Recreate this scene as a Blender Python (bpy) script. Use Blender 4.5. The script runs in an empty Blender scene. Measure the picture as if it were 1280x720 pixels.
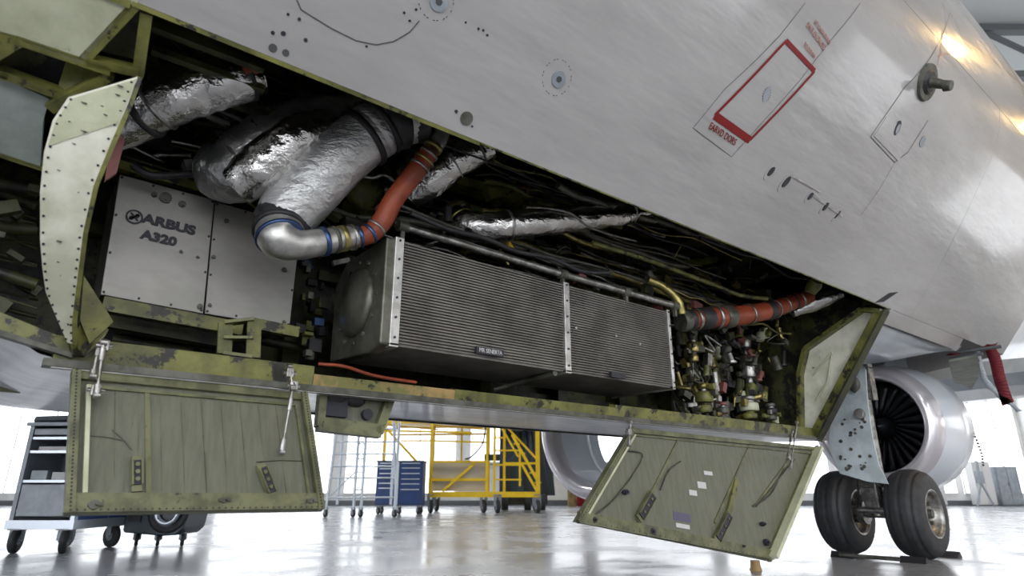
import bpy, math, random
from mathutils import Vector, Matrix, noise
random.seed(7)
SC = bpy.context.scene
COL = SC.collection
# ------------------------------------------------------------------ camera
# world axes: +X runs aft along the aircraft, +Y runs inboard, +Z up; floor is z=0
CAMZ = 0.7
FPX = 775.0
TH = math.atan(252.0/775.0)            # camera pitch
HA = math.radians(51.6)                # angle of the camera heading from +X
cam = bpy.data.cameras.new('camera'); cam_o = bpy.data.objects.new('camera', cam)
COL.objects.link(cam_o); SC.camera = cam_o
cam.sensor_width = 36; cam.lens = FPX*36/1280
cam_o.location = (0, 0, CAMZ); cam_o.rotation_euler = (math.pi/2+TH, 0, HA-math.pi/2)
cam.clip_start = .05; cam.clip_end = 300
cam.dof.use_dof = True; cam.dof.focus_distance = 4.3; cam.dof.aperture_fstop = 2.0
# ------------------------------------------------------------------ view, world, lights
SC.view_settings.view_transform = 'Standard'; SC.view_settings.look = 'None'
SC.view_settings.gamma = 1; SC.view_settings.use_curve_mapping = False
SC.view_settings.exposure = 0.55
W = bpy.data.worlds.new('sky'); SC.world = W; W.use_nodes = True
bgn = W.node_tree.nodes['Background']; bgn.inputs[0].default_value = (.94, .96, 1, 1); bgn.inputs[1].default_value = 2.6
GLAZE = 1.6                            # glow of the hangar wall panels that stand in for daylight
LAMP = 38.0                             # strength of the ceiling lamps
# ------------------------------------------------------------------ frames
def cs(X, Y, Z=0):                     # hangar axes (X right, Y away from the camera) -> world
    return Vector((X*math.sin(HA)+Y*math.cos(HA), -X*math.cos(HA)+Y*math.sin(HA), Z))
RZ = HA-math.pi/2
def ray(x, y):
    dx = x-640; up = 360-y
    Yc = FPX*math.cos(TH)-up*math.sin(TH); Z = FPX*math.sin(TH)+up*math.cos(TH)
    w = cs(dx, Yc); return Vector((w.x, w.y, Z))
CAM = Vector((0, 0, CAMZ))
def onv(x, y, v): r = ray(x, y); return CAM+r*(v/r.y)
def onu(x, y, u): r = ray(x, y); return CAM+r*(u/r.x)
def onz(x, y, z): r = ray(x, y); return CAM+r*((z-CAMZ)/r.z)
def onp(x, y, p0, n):
    r = ray(x, y); n = Vector(n); return CAM+r*((Vector(p0)-CAM).dot(n)/r.dot(n))
# ------------------------------------------------------------------ mesh builder
class MB:
    def __init__(s): s.v = []; s.f = []; s.s = []
    def add(s, vs, fs, smooth=False):
        o = len(s.v); s.v += [Vector(q) for q in vs]
        for f in fs: s.f.append(tuple(i+o for i in f)); s.s.append(smooth)
        return s
    def box(s, c, d, rot=None):
        M = rot if rot is not None else Matrix.Identity(3)
        c = Vector(c); vs = [c+M @ Vector((x*d[0]/2, y*d[1]/2, z*d[2]/2)) for x in (-1, 1) for y in (-1, 1) for z in (-1, 1)]
        return s.add(vs, [(0, 1, 3, 2), (4, 6, 7, 5), (0, 4, 5, 1), (2, 3, 7, 6), (0, 2, 6, 4), (1, 5, 7, 3)])
    def bb(s, a, b): 
        a = Vector(a); b = Vector(b); return s.box((a+b)/2, (abs(b.x-a.x), abs(b.y-a.y), abs(b.z-a.z)))
    def beam(s, a, b, w, h, up=(0, 0, 1)):
        a = Vector(a); b = Vector(b); d = (b-a); L = d.length; d.normalize()
        x = d.cross(Vector(up)); 
        if x.length < 1e-4: x = d.cross(Vector((1, 0, 0)))
        x.normalize(); z = x.cross(d)
        M = Matrix((x, d, z)).transposed()
        return s.box((a+b)/2, (w, L, h), M)
    def tube(s, pts, r, n=10, caps=True, smooth=True, crinkle=0):
        pts = [Vector(p) for p in pts]; m = len(pts)
        rs = r if isinstance(r, (list, tuple)) else [r]*m
        T = []
        for i in range(m):
            d = pts[min(i+1, m-1)]-pts[max(i-1, 0)]
            T.append(d.normalized() if d.length > 1e-9 else Vector((0, 0, 1)))
        x = T[0].orthogonal().normalized(); vs = []
        for i in range(m):
            x = (x-T[i]*x.dot(T[i])).normalized(); y = T[i].cross(x)
            for k in range(n):
                a = 2*math.pi*k/n; e = (x*math.cos(a)+y*math.sin(a))
                rr = rs[i]
                if crinkle: rr *= 1+crinkle*noise.noise((pts[i]+e*rr)*14)+crinkle*.6*noise.noise((pts[i]+e*rr)*37)
                vs.append(pts[i]+e*rr)
        fs = [(i*n+k, i*n+(k+1) % n, (i+1)*n+(k+1) % n, (i+1)*n+k) for i in range(m-1) for k in range(n)]
        s.add(vs, fs, smooth)
        if caps:
            s.add(vs[:n], [tuple(range(n-1, -1, -1))]); s.add(vs[-n:], [tuple(range(n))])
        return s
    def prism(s, poly, d):
        d = Vector(d); n = len(poly); a = [Vector(p) for p in poly]; b = [p+d for p in a]
        return s.add(a+b, [tuple(range(n-1, -1, -1)), tuple(range(n, 2*n))]+[(i, (i+1) % n, n+(i+1) % n, n+i) for i in range(n)])
    def lathe(s, prof, c, ax, n=32, smooth=True, close=False):
        c = Vector(c); ax = Vector(ax).normalized(); x = ax.orthogonal().normalized(); y = ax.cross(x); m = len(prof)
        vs = [c+ax*h+(x*math.cos(2*math.pi*k/n)+y*math.sin(2*math.pi*k/n))*r for h, r in prof for k in range(n)]
        mm = m if close else m-1
        fs = [(i*n+k, i*n+(k+1) % n, ((i+1) % m)*n+(k+1) % n, ((i+1) % m)*n+k) for i in range(mm) for k in range(n)]
        return s.add(vs, fs, smooth)
    def disc(s, c, nrm, r, t=.004, n=14):
        nrm = Vector(nrm).normalized(); c = Vector(c)
        return s.tube([c-nrm*t/2, c+nrm*t/2], r, n=n, smooth=False)
    def blob(s, c, d, amp=.15, n=10, sc=3):
        c = Vector(c); vs = []; m = n//2+1
        for i in range(m+1):
            a = math.pi*i/m
            for k in range(n):
                b = 2*math.pi*k/n; e = Vector((math.sin(a)*math.cos(b), math.sin(a)*math.sin(b), math.cos(a)))
                q = 1+amp*noise.noise(e*sc+c*5); vs.append(c+Vector((e.x*d[0]*q, e.y*d[1]*q, e.z*d[2]*q)))
        return s.add(vs, [(i*n+k, i*n+(k+1) % n, (i+1)*n+(k+1) % n, (i+1)*n+k) for i in range(m) for k in range(n)], True)
    def mesh(s, name, inv=None):
        me = bpy.data.meshes.new(name)
        me.from_pydata([tuple(inv @ q) if inv else tuple(q) for q in s.v], [], s.f)
        me.polygons.foreach_set('use_smooth', s.s); 
        me.update(); return me
def wm(o):
    M = Matrix.Translation(o.location) @ o.rotation_euler.to_matrix().to_4x4()
    return wm(o.parent) @ M if o.parent else M
def tag(o, label=None, cat=None, group=None, kind=None):
    if label: o['label'] = label
    if cat: o['category'] = cat
    if group: o['group'] = group
    if kind: o['kind'] = kind
    return o
def obj(name, mb, mat, parent=None, world=False, label=None, cat=None, group=None, kind=None, bevel=0):
    """one mesh object; with world=True the builder's points are world points"""
    inv = wm(parent).inverted() if (world and parent) else None
    me = mb.mesh(name, inv); me.materials.append(mat)
    o = bpy.data.objects.new(name, me); COL.objects.link(o)
    if parent: o.parent = parent
    if bevel:
        b = o.modifiers.new('b', 'BEVEL'); b.width = bevel; b.segments = 2; b.limit_method = 'ANGLE'
    return tag(o, label, cat, group, kind)
def thing(name, label, cat, loc=(0, 0, 0), rz=0, group=None):
    o = bpy.data.objects.new(name, None); COL.objects.link(o); o.empty_display_size = .05
    o.location = loc; o.rotation_euler = (0, 0, rz); return tag(o, label, cat, group)
def solo(name, mb, mat, label, cat, group=None, kind=None, bevel=0):
    return obj(name, mb, mat, None, False, label, cat, group, kind, bevel)
def spline(pts, k=8):
    pts = [Vector(p) for p in pts]; P = [2*pts[0]-pts[1]]+pts+[2*pts[-1]-pts[-2]]; out = []
    for i in range(1, len(P)-2):
        for j in range(k):
            t = j/k; a, b, c, d = P[i-1:i+3]
            out.append(.5*((2*b)+(c-a)*t+(2*a-5*b+4*c-d)*t*t+(3*b-a-3*c+d)*t**3))
    out.append(pts[-1]); return out
# ------------------------------------------------------------------ materials
def mat(name, col, rough=.5, metal=0, col2=None, nscale=6, bump=0, bscale=40, spots=None, spot_amt=.62, spot_scale=9,
        coat=0, stretch=(1, 1, 1), emit=0, mixlo=.4, mixhi=.6, rough2=None, spec=.5, bdist=.01):
    m = bpy.data.materials.new(name); m.use_nodes = True; nt = m.node_tree; N = nt.nodes; L = nt.links
    b = N['Principled BSDF']; b.inputs['Roughness'].default_value = rough; b.inputs['Metallic'].default_value = metal
    b.inputs['Coat Weight'].default_value = coat; b.inputs['Coat Roughness'].default_value = .08
    b.inputs['Specular IOR Level'].default_value = spec
    c1 = (*col, 1); b.inputs['Base Color'].default_value = c1
    if emit:
        b.inputs['Emission Color'].default_value = c1; b.inputs['Emission Strength'].default_value = emit
    tc = N.new('ShaderNodeTexCoord'); mp = N.new('ShaderNodeMapping'); mp.inputs['Scale'].default_value = stretch
    L.new(tc.outputs['Object'], mp.inputs['Vector'])
    src = None
    def nz(sc, det=5, ro=.6):
        n = N.new('ShaderNodeTexNoise'); n.inputs['Scale'].default_value = sc; n.inputs['Detail'].default_value = det
        n.inputs['Roughness'].default_value = ro; L.new(mp.outputs[0], n.inputs['Vector']); return n
    def ramp(n, lo, hi):
        r = N.new('ShaderNodeMapRange'); r.inputs['From Min'].default_value = lo; r.inputs['From Max'].default_value = hi
        L.new(n.outputs[0], r.inputs['Value']); return r
    if col2:
        r = ramp(nz(nscale), mixlo, mixhi); mx = N.new('ShaderNodeMix'); mx.data_type = 'RGBA'
        mx.inputs['A'].default_value = c1; mx.inputs['B'].default_value = (*col2, 1)
        L.new(r.outputs[0], mx.inputs['Factor']); src = mx.outputs['Result']
        if rough2 is not None:
            q = N.new('ShaderNodeMapRange'); L.new(r.outputs[0], q.inputs['Value']); q.inputs['To Min'].default_value = rough
            q.inputs['To Max'].default_value = rough2; L.new(q.outputs[0], b.inputs['Roughness'])
    if spots:
        r = ramp(nz(spot_scale, 6, .7), spot_amt, spot_amt+.04); mx = N.new('ShaderNodeMix'); mx.data_type = 'RGBA'
        if src: L.new(src, mx.inputs['A'])
        else: mx.inputs['A'].default_value = c1
        mx.inputs['B'].default_value = (*spots, 1); L.new(r.outputs[0], mx.inputs['Factor']); src = mx.outputs['Result']
    if src: L.new(src, b.inputs['Base Color'])
    if bump:
        n = nz(bscale, 4); bp = N.new('ShaderNodeBump'); bp.inputs['Strength'].default_value = bump
        bp.inputs['Distance'].default_value = bdist; L.new(n.outputs[0], bp.inputs['Height']); L.new(bp.outputs[0], b.inputs['Normal'])
    return m
M = {}
M['skin'] = mat('aircraft_grey_paint', (.41, .4, .395), .24, 0, (.345, .335, .33), 1.3, bump=.3, bscale=1.6, coat=.5, spots=(.22, .22, .22), spot_amt=.73, spot_scale=20, bdist=.05, stretch=(.45, 1.6, 1.6))
M['belly'] = mat('belly_white_paint', (.86, .86, .88), .35, 0, (.66, .67, .7), 3, bump=.1, bscale=5, coat=.3, spots=(.12, .12, .13), spot_amt=.7, spot_scale=7, stretch=(1, 2.5, 1))
M['liner'] = mat('dark_joint', (.07, .07, .07), .8)
M['green'] = mat('zinc_green_primer', (.2, .2, .05), .42, 0, (.09, .092, .025), 5, bump=.25, bscale=30, spots=(.018, .017, .012), spot_amt=.545, spot_scale=7)
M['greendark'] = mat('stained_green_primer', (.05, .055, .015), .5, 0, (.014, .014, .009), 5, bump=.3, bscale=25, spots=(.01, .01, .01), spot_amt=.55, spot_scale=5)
M['greenpale'] = mat('pale_green_primer', (.58, .6, .43), .4, 0, (.44, .46, .31), 4, bump=.1, bscale=20, spots=(.04, .04, .04), spot_amt=.67, spot_scale=16)
M['ribwhite'] = mat('pale_rib_web', (.76, .75, .64), .4, 0, (.5, .51, .38), 3, bump=.1, bscale=20, spots=(.05, .05, .05), spot_amt=.66, spot_scale=14)
M['plate'] = mat('grey_green_plate', (.38, .42, .39), .45, 0, (.22, .26, .23), 3, bump=.1, bscale=20, spots=(.05, .05, .05), spot_amt=.7, spot_scale=12)
M['tan'] = mat('tan_primer_sill', (.42, .27, .11), .5, 0, (.2, .19, .06), 5, mixlo=.45, mixhi=.55, spots=(.02, .02, .015), spot_amt=.6, spot_scale=7)
M['lip'] = mat('grey_lip', (.13, .13, .11), .5, .3, (.06, .06, .045), 9)
M['door'] = mat('door_inner_green_grey', (.15, .155, .11), .45, 0, (.12, .125, .088), 7, stretch=(5, 1, .8), bump=.15, bscale=14, spots=(.035, .035, .025), spot_amt=.68, spot_scale=12)
M['doorrim'] = mat('door_rim_green', (.17, .175, .085), .4, 0, (.08, .083, .04), 8, bump=.2, bscale=30, spots=(.03, .03, .02), spot_amt=.62, spot_scale=14)
M['cavity'] = mat('shaded_dark_cavity', (.02, .019, .013), .5, 0, (.07, .072, .022), 4, bump=.5, bscale=18, spots=(.008, .008, .008), spot_amt=.5, spot_scale=6)  # shade of the bay put into the dark base colour, mottled with green
M['alu'] = mat('brushed_aluminium', (.38, .365, .34), .5, .5, (.32, .31, .285), 3, bump=.06, bscale=60, stretch=(1, 1, 2), spots=(.08, .08, .07), spot_amt=.74, spot_scale=9)
M['trim'] = mat('bright_aluminium_trim', (.58, .57, .55), .35, .8, (.4, .39, .37), 12, bump=.1, bscale=40)
M['steel'] = mat('worn_steel', (.42, .41, .4), .35, .9, (.2, .19, .17), 14, bump=.2, bscale=40)
M['fin'] = mat('cooler_fin', (.05, .048, .044), .6, .5, (.035, .033, .03), 3, bump=.6, bscale=90, stretch=(6, 1, .4))
M['finbar'] = mat('cooler_bar', (.2, .19, .17), .5, .4, (.13, .122, .11), 4)
M['endtank'] = mat('cooler_end_tank', (.17, .165, .14), .4, .6, (.09, .09, .07), 6, bump=.3, bscale=20, spots=(.4, .38, .3), spot_amt=.7, spot_scale=12)
M['foil'] = mat('crinkled_foil', (.72, .71, .69), .22, 1, (.55, .54, .52), 8, bump=1.0, bscale=11, bdist=.02)
M['foilwhite'] = mat('silver_sleeve', (.6, .6, .6), .36, .65, (.48, .48, .47), 5, bump=1.0, bscale=13, stretch=(1, 1, 2), bdist=.02)
M['foildark'] = mat('dark_foil', (.34, .34, .34), .28, .85, (.5, .5, .49), 6, bump=.9, bscale=10, bdist=.02)
M['black'] = mat('black_rubber', (.02, .02, .022), .5, 0, bump=.2, bscale=30)
M['tyre'] = mat('tyre_rubber', (.022, .023, .026), .6, 0, (.035, .036, .04), 12, bump=.15, bscale=60)
M['orange'] = mat('orange_silicone', (.3, .055, .018), .5, 0, (.2, .035, .014), 8, bump=.2, bscale=60, spots=(.1, .03, .02), spot_amt=.7, spot_scale=20)
M['bluec'] = mat('blue_clamp', (.05, .09, .2), .3, .8)
M['brass'] = mat('cadmium_fitting', (.45, .38, .14), .35, .8, (.2, .17, .06), 9)
M['red'] = mat('red_marking', (.2, .002, .004), .45, spec=.3)
M['redfaded'] = mat('faded_red_marking', (.42, .2, .17), .5)
M['ink'] = mat('black_ink', (.02, .02, .03), .5)
M['yellow'] = mat('yellow_paint', (.95, .66, .01), .4, 0, (.88, .58, .01), 5)
M['blue'] = mat('blue_cabinet_paint', (.02, .06, .22), .35, 0, (.015, .05, .17), 4)
M['grey'] = mat('grey_steel_paint', (.33, .36, .4), .4, .2, (.26, .29, .32), 5)
M['silver'] = mat('silver_tube', (.55, .6, .66), .3, .8)
M['darkteal'] = mat('dark_teal_plastic', (.015, .03, .045), .35)
M['white'] = mat('nacelle_white', (.78, .82, .9), .22, 0, coat=.5, bump=.04, bscale=3)
M['lipmetal'] = mat('polished_inlet_lip', (.85, .82, .86), .18, .55)
M['blade'] = mat('dark_fan_blade', (.03, .032, .038), .3, .7)
M['fandark'] = mat('fan_cavity', (.006, .006, .008), .6)
M['geardoor'] = mat('gear_door_white', (.55, .62, .64), .35, 0, (.42, .48, .5), 5)
M['wing'] = mat('wing_grey_paint', (.42, .46, .5), .3, 0, (.34, .38, .42), 2, coat=.3, stretch=(1, 3, 1))
M['wingpatch'] = mat('wing_access_patch', (.24, .26, .2), .5, 0, (.15, .16, .13), 5)
M['drab'] = mat('red_strap', (.16, .012, .02), .6)
M['beige'] = mat('beige_panel', (.55, .5, .4), .5)
M['pad'] = mat('white_label', (.6, .6, .6), .5)
M['purple'] = mat('purple_label', (.1, .09, .16), .5)
M['pink'] = mat('dull_pink_seal', (.2, .07, .06), .5)
M['wallp'] = mat('hangar_wall_white', (.86, .86, .85), .6, 0, (.74, .74, .73), 1)
M['wallb'] = mat('hangar_wall_lower', (.84, .82, .77), .6, 0, (.78, .77, .73), 2)
M['ceil'] = mat('hangar_ceiling_white', (.62, .66, .68), .7)
M['truss'] = mat('truss_grey', (.12, .13, .14), .5, .2)
M['glaze'] = mat('daylight_glow_panel', (.93, .96, 1.0), .4, emit=GLAZE)
M['lamp'] = mat('warm_lamp', (1, .62, .22), .4, emit=LAMP)
M['lampw'] = mat('white_lamp', (1, .95, .88), .4, emit=LAMP)
def floor_mat():
    m = mat('polished_hangar_floor', (.4, .41, .44), .16, 0, (.28, .29, .32), .9, bump=.08, bscale=2.5, coat=.0, rough2=.3, spec=.4, bdist=.02, spots=(.2, .2, .21), spot_amt=.66, spot_scale=1.1)
    return m
M['floor'] = floor_mat()
# ------------------------------------------------------------------ hangar
CEIL = 12.0
def hplane(name, pts, m, kind='structure'):
    mb = MB(); mb.add(pts, [tuple(range(len(pts)))]); return solo(name, mb, m, None, None, kind=kind)
def hbox(mb, x0, x1, y0, y1, z0, z1):
    c = cs((x0+x1)/2, (y0+y1)/2, (z0+z1)/2); return mb.box(c, (abs(x1-x0), abs(y1-y0), abs(z1-z0)), Matrix.Rotation(RZ, 3, 'Z'))
mb = MB(); hbox(mb, -34, 26, -24, 31, -.2, 0); solo('floor', mb, M['floor'], None, None, kind='structure')
mb = MB(); hbox(mb, -34, 26, -24, 31, CEIL, CEIL+.2); solo('ceiling', mb, M['ceil'], None, None, kind='structure')
wb = MB(); hbox(wb, -34, 26, 30.2, 30.5, 0, CEIL); WB = solo('wall_back', wb, M['wallp'], None, None, kind='structure')
wr = MB(); hbox(wr, 24.2, 24.5, -24, 30.2, 0, CEIL); WR = solo('wall_right', wr, M['wallp'], None, None, kind='structure')
wl = MB(); hbox(wl, -33, -32.7, -24, 30.2, 0, CEIL); WL = solo('wall_left', wl, M['wallp'], None, None, kind='structure')
mb = MB(); hbox(mb, -32.7, 24.2, 30.1, 30.2, 0, .22); solo('baseboard_back', mb, M['truss'], None, None, kind='structure')
def hwin(n, x0, x1, y0, y1, z0, z1, frame=.05):   # window: frame with glazing and mullions
    mb = MB(); horiz = abs(x1-x0) > abs(y1-y0)
    for zz in (z0, z1-frame): hbox(mb, x0, x1, y0, y1, zz, zz+frame)
    if horiz:
        k = 3
        for i in range(k+1):
            xx = x0+(x1-x0-frame)*i/k; hbox(mb, xx, xx+frame, y0, y1, z0, z1)
        gl = (x0, x1, (y0+y1)/2, (y0+y1)/2+.02, z0, z1)
    else:
        k = 4
        for i in range(k+1):
            yy = y0+(y1-y0-frame)*i/k; hbox(mb, x0, x1, yy, yy+frame, z0, z1)
        gl = ((x0+x1)/2, (x0+x1)/2+.02, y0, y1, z0, z1)
    o = solo('glow_window_%d' % n, mb, M['wallp'], None, None, kind='structure')
    g = MB(); hbox(g, *gl); obj('glazing', g, M['glaze'], o, world=True)
wn = 1
for x0 in (-31, -25.2, -19.4, -13.6, -7.8, -2, 3.8, 9.6, 15.4, 20.9):  # back wall row: glowing panels added so the wall reads blown white
    hwin(wn, x0, min(24, x0+5.2), 30.08, 30.19, 1.9 if -3 < x0 < 8 else .5, 9.5); wn += 1
for y0 in (-16, -9.5, -3, 3.5, 10, 16.5, 23):
    hwin(wn, 24.08, 24.19, y0, y0+3.0, 1.4, 6.0); wn += 1
for i in range(14):                    # wainscot panels of the back wall
    if not -3.5 < -32.4+i*4.03 < 8: continue
    mb = MB(); hbox(mb, -32.4+i*4.03, -28.42+i*4.03, 30.12, 30.2, .25, 1.85); obj('wall_panel', mb, M['wallb'], WB)
mb = MB(); hbox(mb, -3, 9, 30.0, 30.07, 1.78, 1.86); obj('rail', mb, M['grey'], WB)
# roof trusses and purlins
for i, y in enumerate((6.5, 13, 19.5, 26)):
    t = thing('roof_truss', ['steel roof truss nearest, above the fuselage side at upper right', 'second steel roof truss from the front under the ceiling',
        'third steel roof truss from the front under the ceiling', 'farthest steel roof truss near the back wall'][i], 'truss', cs(0, y, CEIL-1.6), RZ, None)
    for z in (0, 1.4):
        mb = MB(); mb.box((-4, 0, z+.05), (56, .22, .18)); obj('chord', mb, M['truss'], t)
    for k in range(28):
        x = -32+k*2; mb = MB(); a = (x, 0, .1 if k % 2 else 1.4); b = (x+2, 0, 1.4 if k % 2 else .1); mb.beam(a, b, .1, .1); obj('brace', mb, M['truss'], t)
for i in range(9):
    mb = MB(); x = -26+i*6; hbox(mb, x, x+.14, -22, 30, CEIL-.22, CEIL); solo('trim_%d' % (i+1), mb, M['truss'], None, None, kind='structure')
for i, (x, y, wmm) in enumerate([(-14, 3, 0), (-4, -6, 0), (6, -6, 0), (-14, -12, 0), (6, -14, 0), (16, -8, 0), (11, 3, 1), (15, 8, 1), (19, 12, 1), (13, 15, 0), (19, 20, 0), (-12, 16, 0), (-6, 14.5, 0), (-1, 15.5, 0), (5, 16.5, 0)]):  # last four are added fill lamps for the backlit platform and equipment fronts
    names = ['behind the camera on the left', 'behind the camera, nearest the centre', 'behind the camera, right of the centre', 'far behind the camera on the left', 'far behind the camera on the right',
        'behind the camera by the right wall', 'nearest the fuselage side', 'second from the fuselage side', 'by the right wall', 'over the right of the back wall', 'in the far right corner', 'over the left of the back wall, added as fill light', 'over the ladder stand, added as fill light', 'over the yellow platform, added as fill light', 'over the floor right of the yellow platform, added as fill light']
    t = thing('ceiling_light', ('warm' if wmm else 'white')+' high bay ceiling lamp '+names[i], 'lamp', cs(x, y, CEIL-1.75), RZ)
    mb = MB(); mb.box((0, 0, .12), (1.5, .7, .1)); obj('housing', mb, M['grey'], t)
    mb = MB(); mb.box((0, 0, .05), (1.4, .6, .04)); obj('diffuser', mb, M['lamp'] if wmm else M['lampw'], t)
    for dx in (-.5, .5): mb = MB(); mb.tube([(dx, 0, .17), (dx, 0, 1.75)], .012, 6); obj('hanger', mb, M['truss'], t)
# ------------------------------------------------------------------ fuselage skin
def rz(v, z): return (v, z+CAMZ)
PK = [rz(*p) for p in [(2.27, 1.68), (1.864, 2.22), (1.55, 2.68), (1.2, 3.29), (1.08, 4.05), (1.15, 4.7), (1.5, 5.5), (2.3, 6.4), (3.6, 7.0), (5.2, 7.1), (6.8, 6.4), (7.9, 5), (8.1, 3.3), (7.4, 1.9), (6.4, 1.2), (5.0, 1.2), (4.2, .5), (3.1, .5)]]
PS = [Vector((p[0], p[1], 0)) for p in PK]
PT = spline(PS[:-3], 10)               # near lip, over the top, down the far side
PB = [p for p in PS[-4:]]
def arc(tab):
    L = [0]
    for i in range(1, len(tab)): L.append(L[-1]+(tab[i]-tab[i-1]).length)
    return L
AL = arc(PT)
def prof(s):
    if s <= 0:
        d = (PT[1]-PT[0]).normalized(); p = PT[0]+d*s
        q = Vector((.02*s*s*3, 0, 0)); return p-q, d
    for i in range(1, len(PT)):
        if AL[i] >= s:
            t = (s-AL[i-1])/(AL[i]-AL[i-1]); return PT[i-1].lerp(PT[i], t), (PT[i]-PT[i-1]).normalized()
    return PT[-1], (PT[-1]-PT[-2]).normalized()
def skp(u, s, off=0):                  # skin point; off > 0 is outside
    p, d = prof(s); n = Vector((-d.y, d.x, 0))   # left normal
    if n.x > 0 and s < 3: n = -n
    if s >= 3: n = Vector((-d.y, d.x, 0))
    return Vector((u, p.x+n.x*off, p.y+n.y*off))
def sk_nrm(s):
    a = skp(0, s, 0); b = skp(0, s, 1); return (b-a).normalized()
def sk_at(x, y, off=0):                # point of the skin seen at a pixel of the photograph -> (u, s)
    r = ray(x, y); best = None
    s = -.8
    def g(s): p, d = prof(s); return p.x*r.z-(p.y-CAMZ)*r.y
    while s < 5:
        a, b = g(s), g(s+.04)
        if a*b <= 0:
            q = s+.04*abs(a)/(abs(a)+abs(b)+1e-12); p, d = prof(q); return r.x*p.x/r.y, q
        s += .04
    return None
FUS = thing('airliner', 'white and grey airliner fuselage with an open equipment bay, filling the picture', 'aircraft', (0, 0, 0))
def patch(name, u0, u1, s0, s1, m, gap=.0022, th=.012, off=0, parent=FUS, kind=None, du=.25, ds=.12, label=None, shape=None):
    u0 += gap; u1 -= gap; s0 += gap; s1 -= gap
    nu = max(1, int(abs(u1-u0)/du)); ns = max(1, int((s1-s0)/ds)); mb = MB()
    vs = [skp(u0+(u1-u0)*i/nu, s0+(s1-s0)*j/ns, off) for i in range(nu+1) for j in range(ns+1)]
    n0 = len(vs); w = ns+1
    vs2 = [skp(u0+(u1-u0)*i/nu, s0+(s1-s0)*j/ns, off-th) for i in range(nu+1) for j in range(ns+1)]
    mb.add(vs+vs2, [(i*w+j, i*w+j+1, (i+1)*w+j+1, (i+1)*w+j) for i in range(nu) for j in range(ns)]+[(n0+i*w+j, n0+(i+1)*w+j, n0+(i+1)*w+j+1, n0+i*w+j+1) for i in range(nu) for j in range(ns)], True)
    ed = [(i*w, (i+1)*w) for i in range(nu)]+[((i+1)*w+ns, i*w+ns) for i in range(nu)]+[(j+1, j) for j in range(ns)]+[(nu*w+j, nu*w+j+1) for j in range(ns)]
    mb.add(vs+vs2, [(a, b, b+n0, a+n0) for a, b in ed])
    return obj(name, mb, m, parent, label=label, kind=kind)
S1 = 1.22
# lower band, upper bands and the far side
for a, b in ((-5, 7.0), (7.0, 10.0)): patch('skin_panel', a, b, 0.0, 2.2, M['skin'], gap=.0012)
for a, b in ((-5, 0), (0, 5.6), (5.6, 10.0)): patch('skin_panel', a, b, 2.2, 5.5, M['skin'])
for a, b in ((-5, 2), (2, 10.0)): patch('skin_panel', a, b, 5.5, AL[-1], M['skin'], ds=.3, du=1)
patch('skin_panel', 6.52, 8.55, -.16, 0, M['skin'])
patch('skin_liner', -5, 10, .02, AL[-1]-.02, M['liner'], th=.01, off=-.02, ds=.2, du=1)
# belly underside, inboard of the sill; its near edge climbs towards the nose
def belly_pt(u, k):                    # k 0..1 from the sill inboard
    q = min(1, max(0, (u-.3)/1.0)); v = 3.12+min(k, .8)/.8*(1.9-.65*q)+max(0, k-.8)*2; base = CAMZ+.47+.055*q*k+(.25+.8*q)*(max(0, k-.8)/.2)**1.5
    lift = min(.72, max(0, .12-u))*.6*(1-k)**1.2
    return Vector((u, v, base+lift))
mb = MB(); nu, nk = 48, 12; U0, U1 = -5, 6.5
vs = [belly_pt(U0+(U1-U0)*i/nu, j/nk) for i in range(nu+1) for j in range(nk+1)]; w = nk+1
mb.add(vs, [(i*w+j, (i+1)*w+j, (i+1)*w+j+1, i*w+j+1) for i in range(nu) for j in range(nk)], True)
vs = [p+Vector((0, 0, .03)) for p in vs]; mb.add(vs, [(i*w+j, i*w+j+1, (i+1)*w+j+1, (i+1)*w+j) for i in range(nu) for j in range(nk)], True)
obj('belly_panel', mb, M['belly'], FUS, label='white scuffed belly underside beyond the sill')
# ------------------------------------------------------------------ bay cavity
G = M['green']
def P(u, v, z): return Vector((u, v, z+CAMZ))
cav = MB()
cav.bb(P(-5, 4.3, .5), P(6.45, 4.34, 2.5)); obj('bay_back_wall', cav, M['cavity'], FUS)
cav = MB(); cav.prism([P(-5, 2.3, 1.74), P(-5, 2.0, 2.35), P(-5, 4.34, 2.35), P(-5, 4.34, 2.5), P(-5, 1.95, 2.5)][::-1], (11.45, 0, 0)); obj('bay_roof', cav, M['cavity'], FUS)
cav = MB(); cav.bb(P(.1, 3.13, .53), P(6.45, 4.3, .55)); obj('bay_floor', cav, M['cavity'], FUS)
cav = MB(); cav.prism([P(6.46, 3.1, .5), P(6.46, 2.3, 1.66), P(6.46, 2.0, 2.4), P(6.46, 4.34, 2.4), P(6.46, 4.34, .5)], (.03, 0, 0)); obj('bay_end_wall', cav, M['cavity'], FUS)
# near lip flange, green
mb = MB()
d = (PT[1]-PT[0]).normalized()
for (a, b, w0) in ((-5, .05, .03), (.05, 1.6, .018), (1.6, 6.5, .008)):
    m2 = MB(); p0 = P(a, 2.27, 1.68); q = Vector((0, d.x, d.y)); nn = Vector((0, .8, .6))
    m2.prism([p0-q*.002, p0-q*w0, p0-q*w0+nn*.01, p0+nn*w0*1.6, p0+q*.02+nn*.02], (b-a-.004, 0, 0)); obj('lip_flange', m2, G, FUS)
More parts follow.
